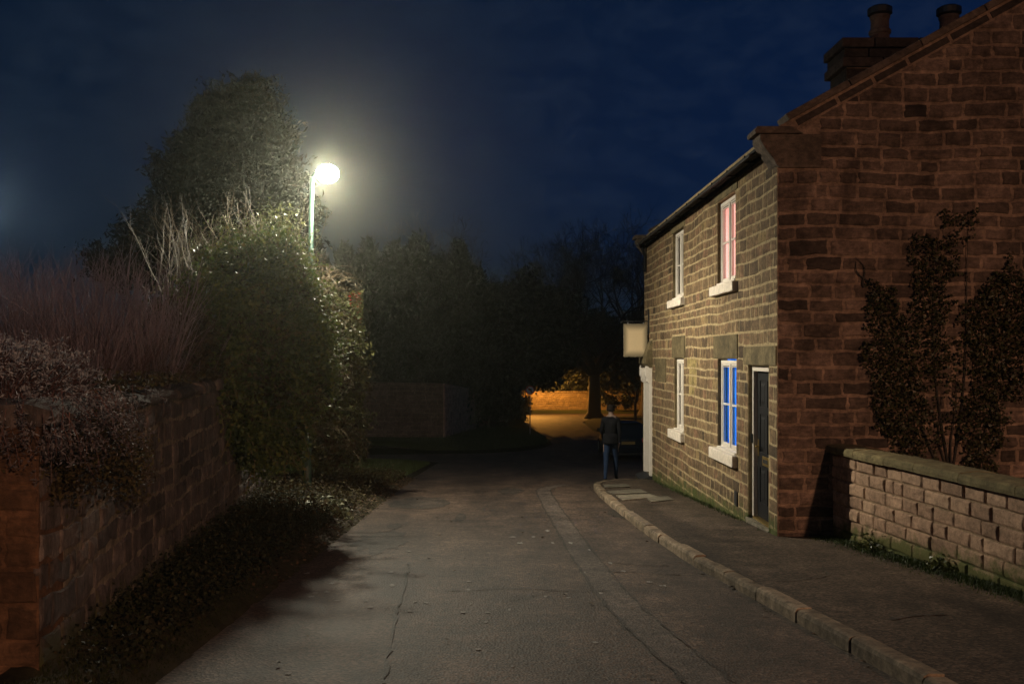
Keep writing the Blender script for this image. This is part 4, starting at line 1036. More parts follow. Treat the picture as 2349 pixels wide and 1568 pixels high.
# ivy mass over the wall and round the lamp column
g = plant('ivy_thicket', 'dense dark glossy ivy thicket spilling over the wall around the lamp column', 'ivy', (-3.6, 13.5, .9))
iv = lobes_px([(560, 640, 13.6, 75), (625, 630, 14.2, 78), (510, 720, 12.2, 85), (600, 720, 13.0, 105), (672, 715, 13.6, 72), (480, 800, 11.4, 70), (560, 840, 12.0, 105), (650, 830, 13.2, 85), (702, 700, 13.8, 44), (710, 780, 13.4, 62), (695, 860, 13.2, 62), (620, 930, 12.8, 85), (540, 960, 11.9, 70), (590, 1010, 12.6, 62), (640, 975, 13.2, 48), (655, 1030, 13.6, 36), (470, 880, 11.2, 50), (440, 720, 11.8, 60), (725, 840, 14.5, 50), (680, 930, 13.4, 40), (655, 625, 13.2, 42), (640, 596, 13.4, 36), (590, 600, 13.4, 40), (690, 680, 13.1, 36)])
pts, tn, dd = lobe_pts(ragged(iv, 6, .42, 1.0), 90000, .5, .07, 24)
leaves('foliage', pts, .048, M['ivy'], g, tn, .85, .35)
pts, tn, dd = lobe_pts(lobes_px([(600, 720, 13.2, 112), (640, 830, 13.5, 92), (690, 730, 13.7, 72), (560, 850, 12.0, 108), (690, 880, 13.2, 62), (600, 960, 12.9, 90)]), 12000, .2, .09, 16)
leaves('brown_foliage', pts, .055, M['ivybrown'], g, tn, .8, .3)
mb = MB(); stems(mb, [P(560, 1040, 12.8), P(640, 1040, 14.2), P(600, 900, 13.2), P(670, 960, 13.6)], 160, 1.0, .9, .006, .25, twigs=3); mb.build('stems', M['barkwarm'], g)
sprigs(g, 'shoots', iv, 620, .42, .052, M['ivy'], M['barkwarm'])
# right-hand loose shrub with arching twigs, olive leaves and a few red ones
g = plant('arching_shrub', 'loose olive shrub of arching twigs overhanging the road behind the lamp column', 'shrub', (-2.9, 18.0, -.5))
rl_ = lobes_px([(755, 720, 18.0, 50), (780, 790, 18.0, 52), (790, 870, 18.2, 48), (770, 940, 18.2, 60), (740, 860, 18.4, 70), (745, 1010, 18.2, 62), (790, 1020, 18.6, 45), (740, 780, 18.4, 60)])
pts, tn, dd = lobe_pts(ragged(rl_, 4, .45, 1.0), 15000, .5, .08, 16)
leaves('foliage', pts, .09, M['olive'], g, tn, .5, .1)
pts, tn, dd = lobe_pts(rl_, 7000, .7, .12, 14); leaves('dark_foliage', pts, .08, M['ivybrown'], g, tn, .6, .1)
mb = MB(); tips = stems(mb, [P(730, 1000, 18), P(740, 880, 18), P(725, 760, 17.6), P(720, 690, 17.4), P(750, 1040, 18)], 150, 1.05, 1.1, .0055, .55, segs=7, twigs=3, bias=(.55, -.1, 0)); tag(mb.build('twigs', M['twigpale'], g), kind='stuff')
rp_ = np.array([tuple(P(815 + random.uniform(-14, 14), 700 + random.uniform(-30, 40), 18.0)) for i in range(240)]); leaves('red_leaves', rp_, .055, M['redleaf'], g)
rp_ = np.array([tuple(P(822 + random.uniform(-14, 10), 700 + random.uniform(-32, 60), 18.0)) for i in range(500)]); leaves('tip_leaves', rp_, .07, M['olive'], g, RNG.uniform(.5, 1, 500))
# bare thicket catching the light below the lamp head
g = plant('bare_thicket', 'bare twiggy shrub with pale stems lit from above beside the lamp', 'shrub', (-4.3, 16.2, 1.0))
mb = MB()
stems(mb, [P(random.uniform(400, 700), random.uniform(600, 660), random.uniform(15.6, 17.6)) for i in range(40)], 80, .62, .9, .005, .1, segs=7, twigs=5, wob=.5)
stems(mb, [P(random.uniform(420, 690), 640, random.uniform(15.8, 17.2)) for i in range(30)], 64, 1.35, .6, .007, .0, segs=10, twigs=5, wob=.36)
stems(mb, [P(random.uniform(360, 450), 690, random.uniform(13.6, 15)) for i in range(12)], 22, 1.6, .55, .006, .02, segs=10, twigs=4, wob=.34)
stems(mb, [P(x, 650, 17.3) for x in (715, 728, 740, 700)], 46, .75, .9, .005, .6, segs=7, twigs=3, wob=.4, bias=(.3, 0, 0))
tag(mb.build('stems', M['twigpale'], g), kind='stuff')
pts, tn, dd = lobe_pts(lobes_px([(560, 560, 16.6, 70), (640, 540, 16.8, 65), (480, 590, 16.4, 70), (670, 590, 17, 40)]), 4200, .9, .12, 6)
leaves('dry_leaves', pts, .06, M['olive'], g, tn, .5, .1)

# tall rusty conifer
g = plant('tall_cypress', 'tall dark cypress with rusty sprays towering left of the lamp', 'tree', (-7.8, 29.0, -1.3))
mb = MB(); mb.tube([(-7.8, 29.0, -1.8), (-7.7, 29.0, 3), (-7.4, 29.0, 6.6), (-7.1, 29.0, 8.9)], [.22, .17, .09, .02], 8); mb.build('trunk', M['bark'], g)
cl_ = lobes_px([(600, 235, 24.4, 34), (560, 245, 24.4, 38), (510, 245, 24.2, 45), (480, 275, 24.2, 40), (545, 300, 24.6, 75), (620, 300, 24.4, 48), (450, 330, 24.0, 45), (500, 380, 24.4, 90), (600, 390, 24.6, 85), (415, 400, 24.0, 50), (440, 470, 24.0, 80), (560, 490, 24.8, 110), (650, 480, 25, 65), (380, 530, 23.8, 62), (350, 590, 23.5, 62), (450, 600, 24, 100), (300, 625, 23.4, 50), (255, 615, 23.2, 32), (230, 605, 23.2, 20), (600, 600, 25, 100), (690, 560, 25.5, 45), (320, 560, 23.5, 30)])
q_ = 29.0 / 24.4; eye_ = Vector((0, 0, EYE)); cl_ = [(eye_ + (c_ - eye_) * q_, (r_[0] * .9 * q_, r_[1] * q_, r_[2] * .9 * q_)) for c_, r_ in cl_]
pts, tn, dd = lobe_pts(ragged(cl_, 7, .42, .98), 70000, .7, .15, 30)
leaves('crown', pts, .22, M['conifer'], g, tn, .28, .1, dirs=dd + np.array([0, 0, .5]), dirw=.6)
sprigs(g, 'sprays', ragged(cl_, 5, .4, 1.0), 900, .55, .17, M['conifer'], M['bark'], 16, -.15, .3)

# row of dark conifers behind the lane wall
row = [(735, 590, 50, 60), (790, 574, 50, 62), (845, 566, 51, 60), (905, 572, 52, 58), (958, 552, 52, 66), (1010, 596, 53, 50), (1052, 566, 54, 60), (1092, 624, 56, 48), (1130, 668, 58, 44), (1160, 692, 60, 34)]
kinds = ['first from the ivy', 'second from the ivy', 'third from the ivy', 'fourth from the ivy', 'tallest of the row', 'low one right of the tallest', 'pointed one over the pinkish wall', 'narrow one on the falling skyline', 'low one above the wall end', 'lowest and last of the row']
for (x, y, Y, r_), kd in zip(row, kinds):
    tp = P(x, y, Y); R_ = r_ * Y / FPX; zb = zr(Y) + .3
    g = plant('hedge_conifer', 'dark conifer behind the lane wall, ' + kd, 'tree', (tp.x, Y, zb), 'conifers behind the lane wall')
    mb = MB(); mb.tube([(tp.x, Y, zb - .3), (tp.x, Y, zb + 2), (tp.x, Y, tp.z - .3)], [.16, .13, .02], 7); mb.build('trunk', M['bark'], g)
    n_ = 7000; H = tp.z - zb - .6
    k = 14; m_c = n_ // k
    t_ = RNG.uniform(0, 1, m_c) ** .8; a_ = RNG.uniform(0, 2 * np.pi, m_c)
    rad = R_ * np.clip(1.25 * (1 - t_) ** .62, 0, 1.05) * (1 + .18 * np.sin(a_ * 5 + t_ * 30)) * RNG.uniform(.55, 1.05, m_c) + .05
    cpt = np.stack([tp.x + rad * np.cos(a_), Y + rad * np.sin(a_), zb + .6 + t_ * H], 1)
    pts = np.repeat(cpt, k, 0) + RNG.normal(size=(m_c * k, 3)) * np.array([.16, .16, .22])
    d_ = np.stack([np.cos(a_) * .5, np.sin(a_) * .5, np.ones(m_c)], 1)
    leaves('crown', pts, .34, M['hedge'], g, np.repeat(RNG.uniform(0, 1, m_c), k), .35, 0, dirs=np.repeat(d_, k, 0), dirw=.6)

# bare trees
def grow(mb, p, d, L_, r_, lev, droop=.0, gnarl=.22, split=(2, 4), shrink=.74):
    pts = [p.copy()]; rs_ = [r_]; segs = 4 if lev > 2 else 3
    for k in range(segs):
        d = (d + Vector((random.uniform(-gnarl, gnarl), random.uniform(-gnarl, gnarl), random.uniform(-gnarl, gnarl) + .04 - droop))).normalized()
        p = p + d * L_ / segs; pts.append(p.copy()); rs_.append(r_ * (1 - .32 * (k + 1) / segs))
    mb.tube(pts, rs_, 7 if lev > 4 else (5 if lev > 2 else 3), random.random(), cap=False)
    if lev == 0: return
    for i in range(random.randint(*split)):
        a = random.uniform(0, 2 * math.pi); sp = random.uniform(.45, .85)
        o_ = d.orthogonal().normalized(); o2 = d.cross(o_)
        nd = (d + (o_ * math.cos(a) + o2 * math.sin(a)) * sp).normalized()
        q = pts[-1] if i < 2 else pts[random.randint(1, segs)]
        grow(mb, q.copy(), nd, L_ * shrink * random.uniform(.8, 1.1), max(.011, rs_[-1] * random.uniform(.52, .74)), lev - 1, droop, gnarl, split, shrink)
def bare_tree(name, label, base, trunk, L0, r0, lev, mat, group=None, seed=1, heads=3, tilt=.3, gnarl=.2, flare=True, split=(2, 4), shrink=.74):
    random.seed(seed); base = Vector(base); g = plant(name, label, 'tree', base, group)
    mb = MB(); top = base + Z_ * trunk
    pr_ = [base - Z_ * .4, base + Z_ * .05, base + Z_ * .35, base + Z_ * trunk * .5 + X_ * .05 * trunk * .2, top]
    mb.tube(pr_, [r0 * 2.0, r0 * 1.7, r0 * 1.15, r0, r0 * .92], 9, .5) if flare else mb.tube(pr_, [r0, r0, r0, r0 * .95, r0 * .9], 8, .5)
    mb.build('trunk', mat, g, smooth=True)
    mb = MB()
    for i in range(heads):
        a = 2 * math.pi * (i + random.uniform(-.2, .2)) / heads; d = Vector((math.cos(a) * tilt, math.sin(a) * tilt, 1)).normalized()
        grow(mb, top - Z_ * .1, d, L0 * random.uniform(.85, 1.1), r0 * .66, lev, 0, gnarl, split, shrink)
    mb.build('crown', mat, g)
    return g
b0 = P(1363, 952, 75); bare_tree('bare_tree', 'large bare spreading tree with a flared trunk before the orange wall', (b0.x, 75, zr(75) + .1), 3.2, 4.0, .46, 7, M['bark'], 'bare winter trees', 5, 6, .95, .2)
b0 = P(1235, 940, 93); bare_tree('bare_tree', 'slighter bare tree rising over the dark evergreen near the round sign', (b0.x, 93, zr(93) - .1), 3.4, 3.9, .34, 6, M['bark'], 'bare winter trees', 9, 4, .45, .2)
b0 = P(1480, 940, 82); bare_tree('bare_tree', 'bare tree partly hidden behind the downhill end of the cottage', (b0.x, 82, zr(82) + .1), 3.0, 4.4, .36, 6, M['bark'], 'bare winter trees', 12, 4, .5, .2)
b0 = P(1457, 983, 62); bare_tree('young_tree', 'small bare young tree with an orange lit trunk above the parked car', (b0.x, 62, zr(62) + .1), 1.5, 1.05, .085, 5, M['barkwarm'], 'bare winter trees', 3, 4, .55, .2, False)
b0 = P(990, 900, 66); bare_tree('bare_tree', 'faint thin bare treetop showing over the conifer row', (b0.x, 66, zr(66)), 4.5, 3.0, .22, 6, M['bark'], 'bare winter trees', 21, 3, .35, .16)
b0 = P(1042, 900, 70); bare_tree('bare_tree', 'thin bare treetop just left of the falling conifer skyline', (b0.x, 70, zr(70)), 4.5, 2.7, .2, 6, M['bark'], 'bare winter trees', 22, 3, .35, .16)
random.seed(77)
# evergreens in front of the far wall
def evergreen(name, label, items, n_, size, trunk=None, mat='yew', group='evergreens at the end of the street', cat='tree', shell=.5, clump=.3):
    lb = ragged(lobes_px(items), 6, .45, 1.0); zb = zr(items[0][2]); g = plant(name, label, cat, (lb[0][0].x, items[0][2], zb), group)
    pts, tn, dd = lobe_pts(lb, n_, shell, clump, 14); pts = pts[pts[:, 2] > zb + .02]
    leaves('crown' if cat == 'tree' else 'foliage', pts, size, M[mat], g, RNG.uniform(0, 1, len(pts)), .55, .2)
    if trunk:
        x, r_ = trunk; t0 = P(x, 0, items[0][2]).x; mb = MB(); mb.tube([(t0, items[0][2], zb - .2), (t0 + .05, items[0][2], zb + 1.5), (t0, items[0][2], zb + 4)], [r_ * 1.3, r_, r_ * .7], 8); mb.build('trunk', M['bark'], g)
evergreen('dark_evergreen', 'broad black evergreen hanging over the far wall behind the round sign', [(1230, 720, 70, 75), (1258, 795, 70, 68), (1215, 800, 69.5, 62), (1238, 852, 69.5, 38), (1204, 838, 69, 36), (1190, 760, 70, 60)], 22000, .40, None)
evergreen('dark_evergreen', 'dark evergreen on a slim trunk before the pinkish wall', [(1130, 750, 57.5, 60), (1108, 800, 57, 50), (1150, 805, 58, 44), (1090, 760, 57, 58), (1165, 775, 59, 40)], 14000, .34, (1124, .13))
evergreen('dark_evergreen', 'evergreen with orange lit underside left of the flared trunk', [(1300, 846, 88.9, 42), (1332, 866, 88.7, 26), (1285, 862, 88.7, 22), (1310, 800, 89, 45)], 9000, .4, (1310, .15))
evergreen('dark_evergreen', 'dark evergreen mass behind the flared bare trunk', [(1400, 800, 88.5, 60), (1430, 870, 89, 50), (1360, 850, 89, 45), (1460, 800, 90, 60), (1350, 770, 90, 60)], 15000, .45, (1400, .2))
evergreen('round_bush', 'rounded dark bush at the end of the pinkish wall', [(1180, 930, 70, 28), (1186, 950, 70, 20), (1168, 945, 70, 24), (1175, 915, 70, 20)], 6000, .2, None, 'yew', None, 'bush', .4, .14)
evergreen('low_hedge_bush', 'low scrubby bush against the orange wall right of the flared trunk', [(1392, 918, 85.5, 10), (1410, 922, 85.5, 9), (1440, 920, 85.5, 12), (1378, 905, 85.5, 8)], 1400, .25, None, 'yew', None, 'bush', .5, .14)
# woods beyond, one dark mass that closes the view
mb_pts = []
lb = [(Vector((x, 118 + random.uniform(-6, 6), -3 + random.uniform(1.5, 4.5))), (6, 4, random.uniform(4, 6.5))) for x in range(-80, 95, 7)]
pts, tn, dd = lobe_pts(lb, 26000, .5, .5, 12)
o = leaves('distant_woods', pts, .9, M['yew'], None, tn, .6, .1); tag(o, 'dark distant woods closing the end of the view', 'woods', kind='stuff')

# left garden shrubs
g = plant('red_twig_shrub', 'broad purplish dogwood shrub of dense upright bare twigs above the wall', 'shrub', (-3.75, 8.3, .95))
mb = MB(); roots = [(-3.2 - .28 * i + random.uniform(-.1, .1), 8.0 + random.uniform(-.5, .9), .95) for i in range(8)]
stems(mb, roots, 1500, 1.42, .40, .0055, .0, segs=6, twigs=3, wob=.17)
mb.build('twigs', M['twigpurple'], g)
mb = MB(); stems(mb, roots[:4], 500, .95, .62, .0045, .05, segs=6, twigs=3, wob=.16); mb.build('red_twigs', M['twigred'], g)
g = plant('dogwood_shrub', 'smaller dark shrub with upright twigs between the dogwood and the ivy', 'shrub', (-3.75, 10.4, .95))
mb = MB(); stems(mb, [(-3.55, 10.2, .95), (-3.8, 10.6, .95), (-3.4, 11.0, .95), (-4.0, 10.0, .95)], 240, 1.05, .35, .006, 0, segs=6, twigs=4, wob=.16); mb.build('twigs', M['twigpurple'], g)
pts, tn, dd = lobe_pts(lobes_px([(390, 760, 10.6, 70), (350, 800, 10.2, 60), (430, 800, 10.9, 60), (400, 850, 10.6, 40)]), 9000, .8, .10, 14); leaves('foliage', pts, .06, M['ivybrown'], g, tn, .6, .2)
# grey-leaved mound hanging over the wall end
g = plant('grey_leaf_mound', 'grey-tipped heathery mound with rusty stems hanging over the wall end', 'shrub', (-2.85, 5.9, 1.22))
mb = MB(); tipc = []
for i in range(2600):
    a = random.uniform(0, 2 * math.pi); el = random.uniform(-.25, 1.4)
    d = Vector((math.cos(a) * math.cos(el), math.sin(a) * math.cos(el) * 1.0, math.sin(el)))
    c0 = Vector((-2.98 + random.uniform(-.28, .12), 6.0 + random.uniform(-.35, .5), 1.08 + random.uniform(-.04, .05)))
    rr = random.uniform(.40, .60) * (1.0 if el > .3 else .92)
    p0 = c0 + d * rr * .35; p1 = c0 + d * rr * .75 + Z_ * .05; p2 = c0 + d * rr + Z_ * (.03 - .10 * (1 - math.sin(max(0, el))))
    if p2.x > -2.40 and p2.z > 1.3: continue
    mb.tube([p0, p1, p2], [.004, .0034, .002], 3, random.random(), cap=False); tipc.append(p2)
for i in range(300):                           # rusty stems trailing down over the face of the wall
    p = Vector((random.uniform(-3.0, -2.36), random.uniform(5.15, 6.5), random.uniform(1.15, 1.42))); d = Vector((random.uniform(.05, .5), random.uniform(-.7, -.05), random.uniform(-.6, .1))).normalized(); pp_ = [p.copy()]
    for k in range(5): d = (d - Z_ * .16 + Vector((random.uniform(-.1, .1), random.uniform(-.1, .1), 0))).normalized(); p = p + d * .055; pp_.append(p.copy())
    mb.tube(pp_, [.0028, .0028, .0025, .002, .0018, .0015], 3, random.random(), cap=False)
    tipc += pp_[2:]
tag(mb.build('stems', M['twigred'], g), kind='stuff')
tc_ = np.array([tuple(t_) for t_ in tipc]); tc_ = np.repeat(tc_, 9, 0) + RNG.normal(size=(len(tc_) * 9, 3)) * .016
hz = np.clip((tc_[:, 2] - 1.0) / .6 + RNG.uniform(-.25, .25, len(tc_)), 0, 1)
leaves('grey_tips', tc_, .030, M['heather'], g, hz, .3, .4)
pts, tn, dd = lobe_pts([(Vector((-2.38, 6.0, 1.0)), (.10, .5, .22)), (Vector((-2.42, 6.5, .85)), (.08, .35, .25)), (Vector((-2.50, 5.6, .95)), (.14, .3, .2))], 5200, .9, .045, 12); leaves('low_foliage', pts, .032, M['ivybrown'], g, tn, .5, .2)
# small trailing ivy along the wall top
g = plant('wall_top_ivy', 'sparse trailing ivy along the mossy top of the roadside wall', 'ivy', (wx(9), 9, 1.3))
pts = []
for i in range(2600):
    Y = random.uniform(6.5, 11.5); pts.append((wx(Y) - .05 + random.gauss(0, .10), Y, 1.36 + abs(random.gauss(0, .05))))
leaves('foliage', np.array(pts), .034, M['ivybrown'], g, None, .8, .5)

# ivy, leaf litter and grass on the bank
def bankpts(n_, y0, y1, f0, f1, h):
    o_ = []
    for i in range(n_):
        Y = y0 + (y1 - y0) * random.random() ** .6; xr_ = -2.05; xl_ = wx(Y) if Y < 15.8 else -4.2
        X = xr_ + (xl_ - xr_) * random.uniform(f0, f1); o_.append((X, Y, bank_z(X, Y) + abs(random.gauss(0, h))))
    return np.array(o_)
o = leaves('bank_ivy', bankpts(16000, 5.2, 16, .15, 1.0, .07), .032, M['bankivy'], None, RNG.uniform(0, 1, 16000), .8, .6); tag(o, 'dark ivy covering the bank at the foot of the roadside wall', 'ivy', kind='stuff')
o = leaves('leaf_litter', bankpts(5000, 8.0, 24, -.03, .4, .012), .045, M['litter'], None, None, .7, 1.5); tag(o, 'brown fallen leaves along the edge of the road', 'leaves', kind='stuff')
o = leaves('bank_undergrowth', bankpts(12000, 12.5, 24, .1, 1.0, .10), .06, M['ivybrown'], None, None, .6, .5); tag(o, 'brown undergrowth around the foot of the lamp column', 'undergrowth', kind='stuff')
g = plant('pale_ground_plant', 'clump of pale glossy leaves on the bank below the lamp column', 'plant', (-2.5, 14.4, bank_z(-2.5, 14.4)))
pp_ = []
for i in range(1100):
    x = random.gauss(740, 26); y = 1176 + random.gauss(0, 18) + abs(x - 740) * .12; Yq = 14.4 + random.uniform(-.5, .5); q = P(x, y, Yq); pp_.append((q.x, Yq, max(q.z, bank_z(q.x, Yq) + .02)))
leaves('foliage', np.array(pp_), .075, M['pale'], g, RNG.uniform(0, 1, 1100), .7, .8)
mb = MB()
for i in range(70): q = pp_[random.randrange(1100)]; mb.tube([(q[0], q[1], bank_z(q[0], q[1]) - .02), q], [.005, .003], 3, cap=False)
tag(mb.build('stems', M['barkwarm'], g), kind='stuff')
def grass(name, label, samp, n_, h, mat='grassblade'):
    V = []; 
    for i in range(n_):
        x, y, z = samp(); a = random.uniform(0, 6.28); w_ = .004 + h * .02; hh = h * random.uniform(.5, 1.2); lx, ly = math.cos(a), math.sin(a); b1 = random.uniform(.1, .6) * hh
        V += [(x - ly * w_, y + lx * w_, z), (x + ly * w_, y - lx * w_, z), (x + lx * b1, y + ly * b1, z + hh)]
    o = np_mesh(name, V, np.arange(3 * n_).reshape(-1, 3), M[mat], None, RNG.uniform(0, 1, n_)); tag(o, label, 'grass', kind='stuff')
def s1():
    Y = random.uniform(21.6, 34.5); X = random.uniform(-6.5, -2.3) - max(0, Y - 33) * .5; return X, Y, bank_z(X, Y) + .03
grass('verge_grass', 'short dark grass on the verge past the lamp column', s1, 30000, .10)
def s2():
    Y = random.uniform(42.6, 60); X = verge_r(Y) - abs(random.gauss(0, 2.4)) - .05; return X, Y, zr(Y) + .10 + .35 * max(0, min(1, (verge_r(Y) - X) / 4))
grass('verge_grass', 'short dark grass around the round road sign', s2, 20000, .12)
def s3():
    q = random.uniform(.15, ll) ; p = LW0 + lu * q + ln_ * (abs(random.gauss(0, .09)) + .03); return p.x, p.y, zp(p.y)
grass('wall_foot_grass', 'mossy grass and weeds along the foot of the low garden wall', s3, 4200, .05)
def s4():
    Y = random.choice([random.gauss(16.5, 1.3), random.uniform(13.4, 21)]); return FX - .02 - abs(random.gauss(0, .05)), Y, zp(Y)
grass('cottage_foot_grass', 'thin weeds in the joint between cottage and pavement', s4, 900, .05)
for (q, s_, lab) in ((1.15, .12, 'leafy green weed at the foot of the low wall near the gable'), (2.6, .09, 'small weed at the foot of the low wall near the frame edge')):
    p = LW0 + lu * q + ln_ * .09; g = plant('weed', lab, 'weed', (p.x, p.y, zp(p.y)), 'weeds at the wall foot')
    pp_ = np.array([(p.x + random.gauss(0, s_ * .6), p.y + random.gauss(0, s_), zp(p.y) + abs(random.gauss(0, s_ * .6))) for i in range(240)]); leaves('foliage', pp_, .045, M['olive'], g, None, .7, .6)
def s5():
    q = random.uniform(.0, ll); p = LW0 + lu * q + ln_ * abs(random.gauss(0, .14)); return p.x, p.y, zp(p.y) + .004
grass('pavement_moss', 'low green moss on the pavement along the garden wall', s5, 16000, .022)

def s6():
    Y = random.uniform(4.6, 9.5); f_ = random.uniform(.05, 1); X = -2.02 + (wx(Y) + 2.02) * f_; return X, Y, bank_z(X, Y) - .004
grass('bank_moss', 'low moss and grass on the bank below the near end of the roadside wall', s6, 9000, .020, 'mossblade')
# climber on the gable
g = plant('gable_climber', 'dark evergreen climber in three lobes on the cottage gable', 'climber', (5.2, GY - .05, zp(GY)))
polysC = [[(1985, 640), (2035, 650), (2090, 760), (2110, 860), (2120, 1000), (2120, 1090), (2040, 1060), (2000, 940), (1970, 800), (1968, 690)],
          [(2085, 560), (2110, 530), (2150, 560), (2190, 640), (2170, 760), (2140, 860), (2100, 800), (2080, 660)],
          [(2150, 500), (2230, 480), (2245, 490), (2200, 560), (2200, 640), (2165, 640), (2150, 560)],
          [(2200, 700), (2260, 650), (2310, 600), (2320, 570), (2345, 640), (2420, 640), (2420, 800), (2350, 850), (2300, 960), (2270, 1110), (2210, 1110), (2190, 980), (2215, 860)],
          [(2110, 820), (2210, 760), (2260, 800), (2215, 880), (2190, 980), (2140, 1060), (2110, 1000)]]
dens = [1.0, .8, .55, 1.0, .35]
def inside(p, poly):
    c_ = False; j = len(poly) - 1
    for i in range(len(poly)):
        if (poly[i][1] > p[1]) != (poly[j][1] > p[1]) and p[0] < (poly[j][0] - poly[i][0]) * (p[1] - poly[i][1]) / (poly[j][1] - poly[i][1]) + poly[i][0]: c_ = not c_
        j = i
    return c_
pp_ = []
for poly, de in zip(polysC, dens):
    x0, x1 = min(p[0] for p in poly), max(p[0] for p in poly); y0, y1 = min(p[1] for p in poly), max(p[1] for p in poly)
    for i in range(int((x1 - x0) * (y1 - y0) * .085 * de)):
        p = (random.uniform(x0, x1), random.uniform(y0, y1))
        j = (p[0] + 34 * mnoise.noise((p[0] * .02, p[1] * .02, 1)) + 22 * mnoise.noise((p[0] * .07, p[1] * .07, 4)), p[1] + 34 * mnoise.noise((p[0] * .02, p[1] * .02, 9)))
        if inside(j, poly) and mnoise.noise((p[0] * .035, p[1] * .035, 3)) > -.55 + (1 - de) * .5:
            q = P(p[0], p[1], GY); pp_.append((q.x, GY - .025 - abs(random.gauss(0, .045)) * (.4 + de), q.z))
pp_ = np.array(pp_); leaves('foliage', pp_, .042, M['gableivy'], g, np.clip(RNG.normal(.5, .28, len(pp_)), 0, 1), .8, -.1)
for a_, b_ in (((2150, 1110), (2010, 680)), ((2170, 1100), (2130, 560)), ((2180, 1110), (2230, 490)), ((2230, 1100), (2330, 590)), ((2170, 1100), (2150, 900)), ((1990, 660), (1960, 590)), ((2190, 1110), (2180, 860)), ((2000, 660), (1955, 600))):
    pts_ = []
    for k in range(9):
        t_ = k / 8; q = P(a_[0] + (b_[0] - a_[0]) * t_ + 10 * math.sin(t_ * 5 + a_[0]), a_[1] + (b_[1] - a_[1]) * t_, GY); pts_.append((q.x, GY - .03, q.z))
    mb = MB(); mb.tube(pts_, [.014 * (1 - .8 * k / 8) for k in range(9)], 5, cap=False); mb.build('stem', M['bark'], g)
# a few leaves lying on road and pavement
pl = []
for i in range(60):
    X = random.uniform(-1.9, 1.7); Y = random.uniform(5, 20); pl.append((X, Y, zr(Y) + .018))
for i in range(40):
    Y = random.uniform(5, 21); X = kx(Y) - abs(random.gauss(0, .08)); pl.append((X, Y, zr(Y) + .018))
o = leaves('scattered_leaves', np.array(pl), .05, M['litter'], None, RNG.uniform(.5, 1, 100), .6, 3); tag(o, 'single fallen leaves scattered on the tarmac', 'leaves', kind='stuff')
# ------------------------------------------------------------------ parked car seen from behind
CX, CYY = 4.92, 38.2; CZ0 = zr(CYY + 1.5) + .02
car = thing('parked_car', 'dark blue hatchback parked tail-on beyond the cottage', 'car', (CX, CYY, CZ0))
M['carpaint'] = plain('dark_blue_paint', (.010, .014, .024), .22, spec=.7, var=.05); M['carglass'] = plain('car_glass', (.02, .018, .014), .06, spec=.7, var=.1)
M['tail'] = plain('tail_light_red', (.60, .03, .03), .15, spec=.8, var=.1); M['rubber'] = plain('tyre_rubber', (.015, .015, .015), .8); M['trim'] = plain('black_trim', (.014, .014, .015), .6)
M['rim'] = plain('alloy', (.35, .35, .36), .35, metal=.8); M['chrome'] = plain('chrome', (.6, .6, .62), .12, metal=1.0, var=.02); M['plate'] = plain('blank_plate', (.30, .20, .06), .5, var=.08)
def loft(mb, secs, k=20, ex=3.2):              # (y, half width low, half width high, z low, z high)
    vs = []
    for (y, wl_, wh_, z0_, z1_) in secs:
        for i in range(k):
            t_ = 2 * math.pi * i / k; c_, s_ = math.cos(t_), math.sin(t_)
            px_ = math.copysign(abs(c_) ** (2 / ex), c_); pz_ = math.copysign(abs(s_) ** (2 / ex), s_)
            z_ = (z0_ + z1_) / 2 + pz_ * (z1_ - z0_) / 2; w_ = wl_ + (wh_ - wl_) * (pz_ + 1) / 2
            vs.append((CX + px_ * w_, CYY + y, CZ0 + z_))
    n_ = len(secs); fs = [(j * k + i, j * k + (i + 1) % k, (j + 1) * k + (i + 1) % k, (j + 1) * k + i) for j in range(n_ - 1) for i in range(k)] + [tuple(range(k))[::-1], tuple((n_ - 1) * k + i for i in range(k))]
    mb.add(vs, fs)
mb = MB(); loft(mb, [(0, .62, .60, .34, .80), (.03, .74, .72, .28, .93), (.12, .80, .77, .22, .97), (.5, .83, .80, .19, .98), (1.4, .85, .82, .18, .96), (2.5, .85, .81, .18, .94), (3.1, .84, .76, .19, .90), (3.6, .80, .68, .22, .80), (3.85, .66, .55, .30, .66)], ex=5); body = mb.build('body', M['carpaint'], car, smooth=True)
mb = MB(); loft(mb, [(.16, .74, .70, .88, .98), (.30, .75, .64, .88, 1.25), (.46, .755, .60, .88, 1.39), (.9, .76, .60, .88, 1.44), (1.6, .76, .60, .88, 1.44), (2.1, .755, .60, .88, 1.37), (2.7, .74, .66, .86, 1.02)], ex=6); mb.build('cabin', M['carpaint'], car, smooth=True)
mb = MB(); vs = [(-.58, .205, 1.00), (.58, .205, 1.00), (.52, .395, 1.335), (-.52, .395, 1.335)]; mb.add([(CX + x, CYY + y - .022, CZ0 + z) for x, y, z in vs] + [(CX + x, CYY + y + .03, CZ0 + z) for x, y, z in vs], [(0, 1, 2, 3), (4, 7, 6, 5), (0, 4, 5, 1), (1, 5, 6, 2), (2, 6, 7, 3), (3, 7, 4, 0)]); mb.build('rear_window', M['carglass'], car)
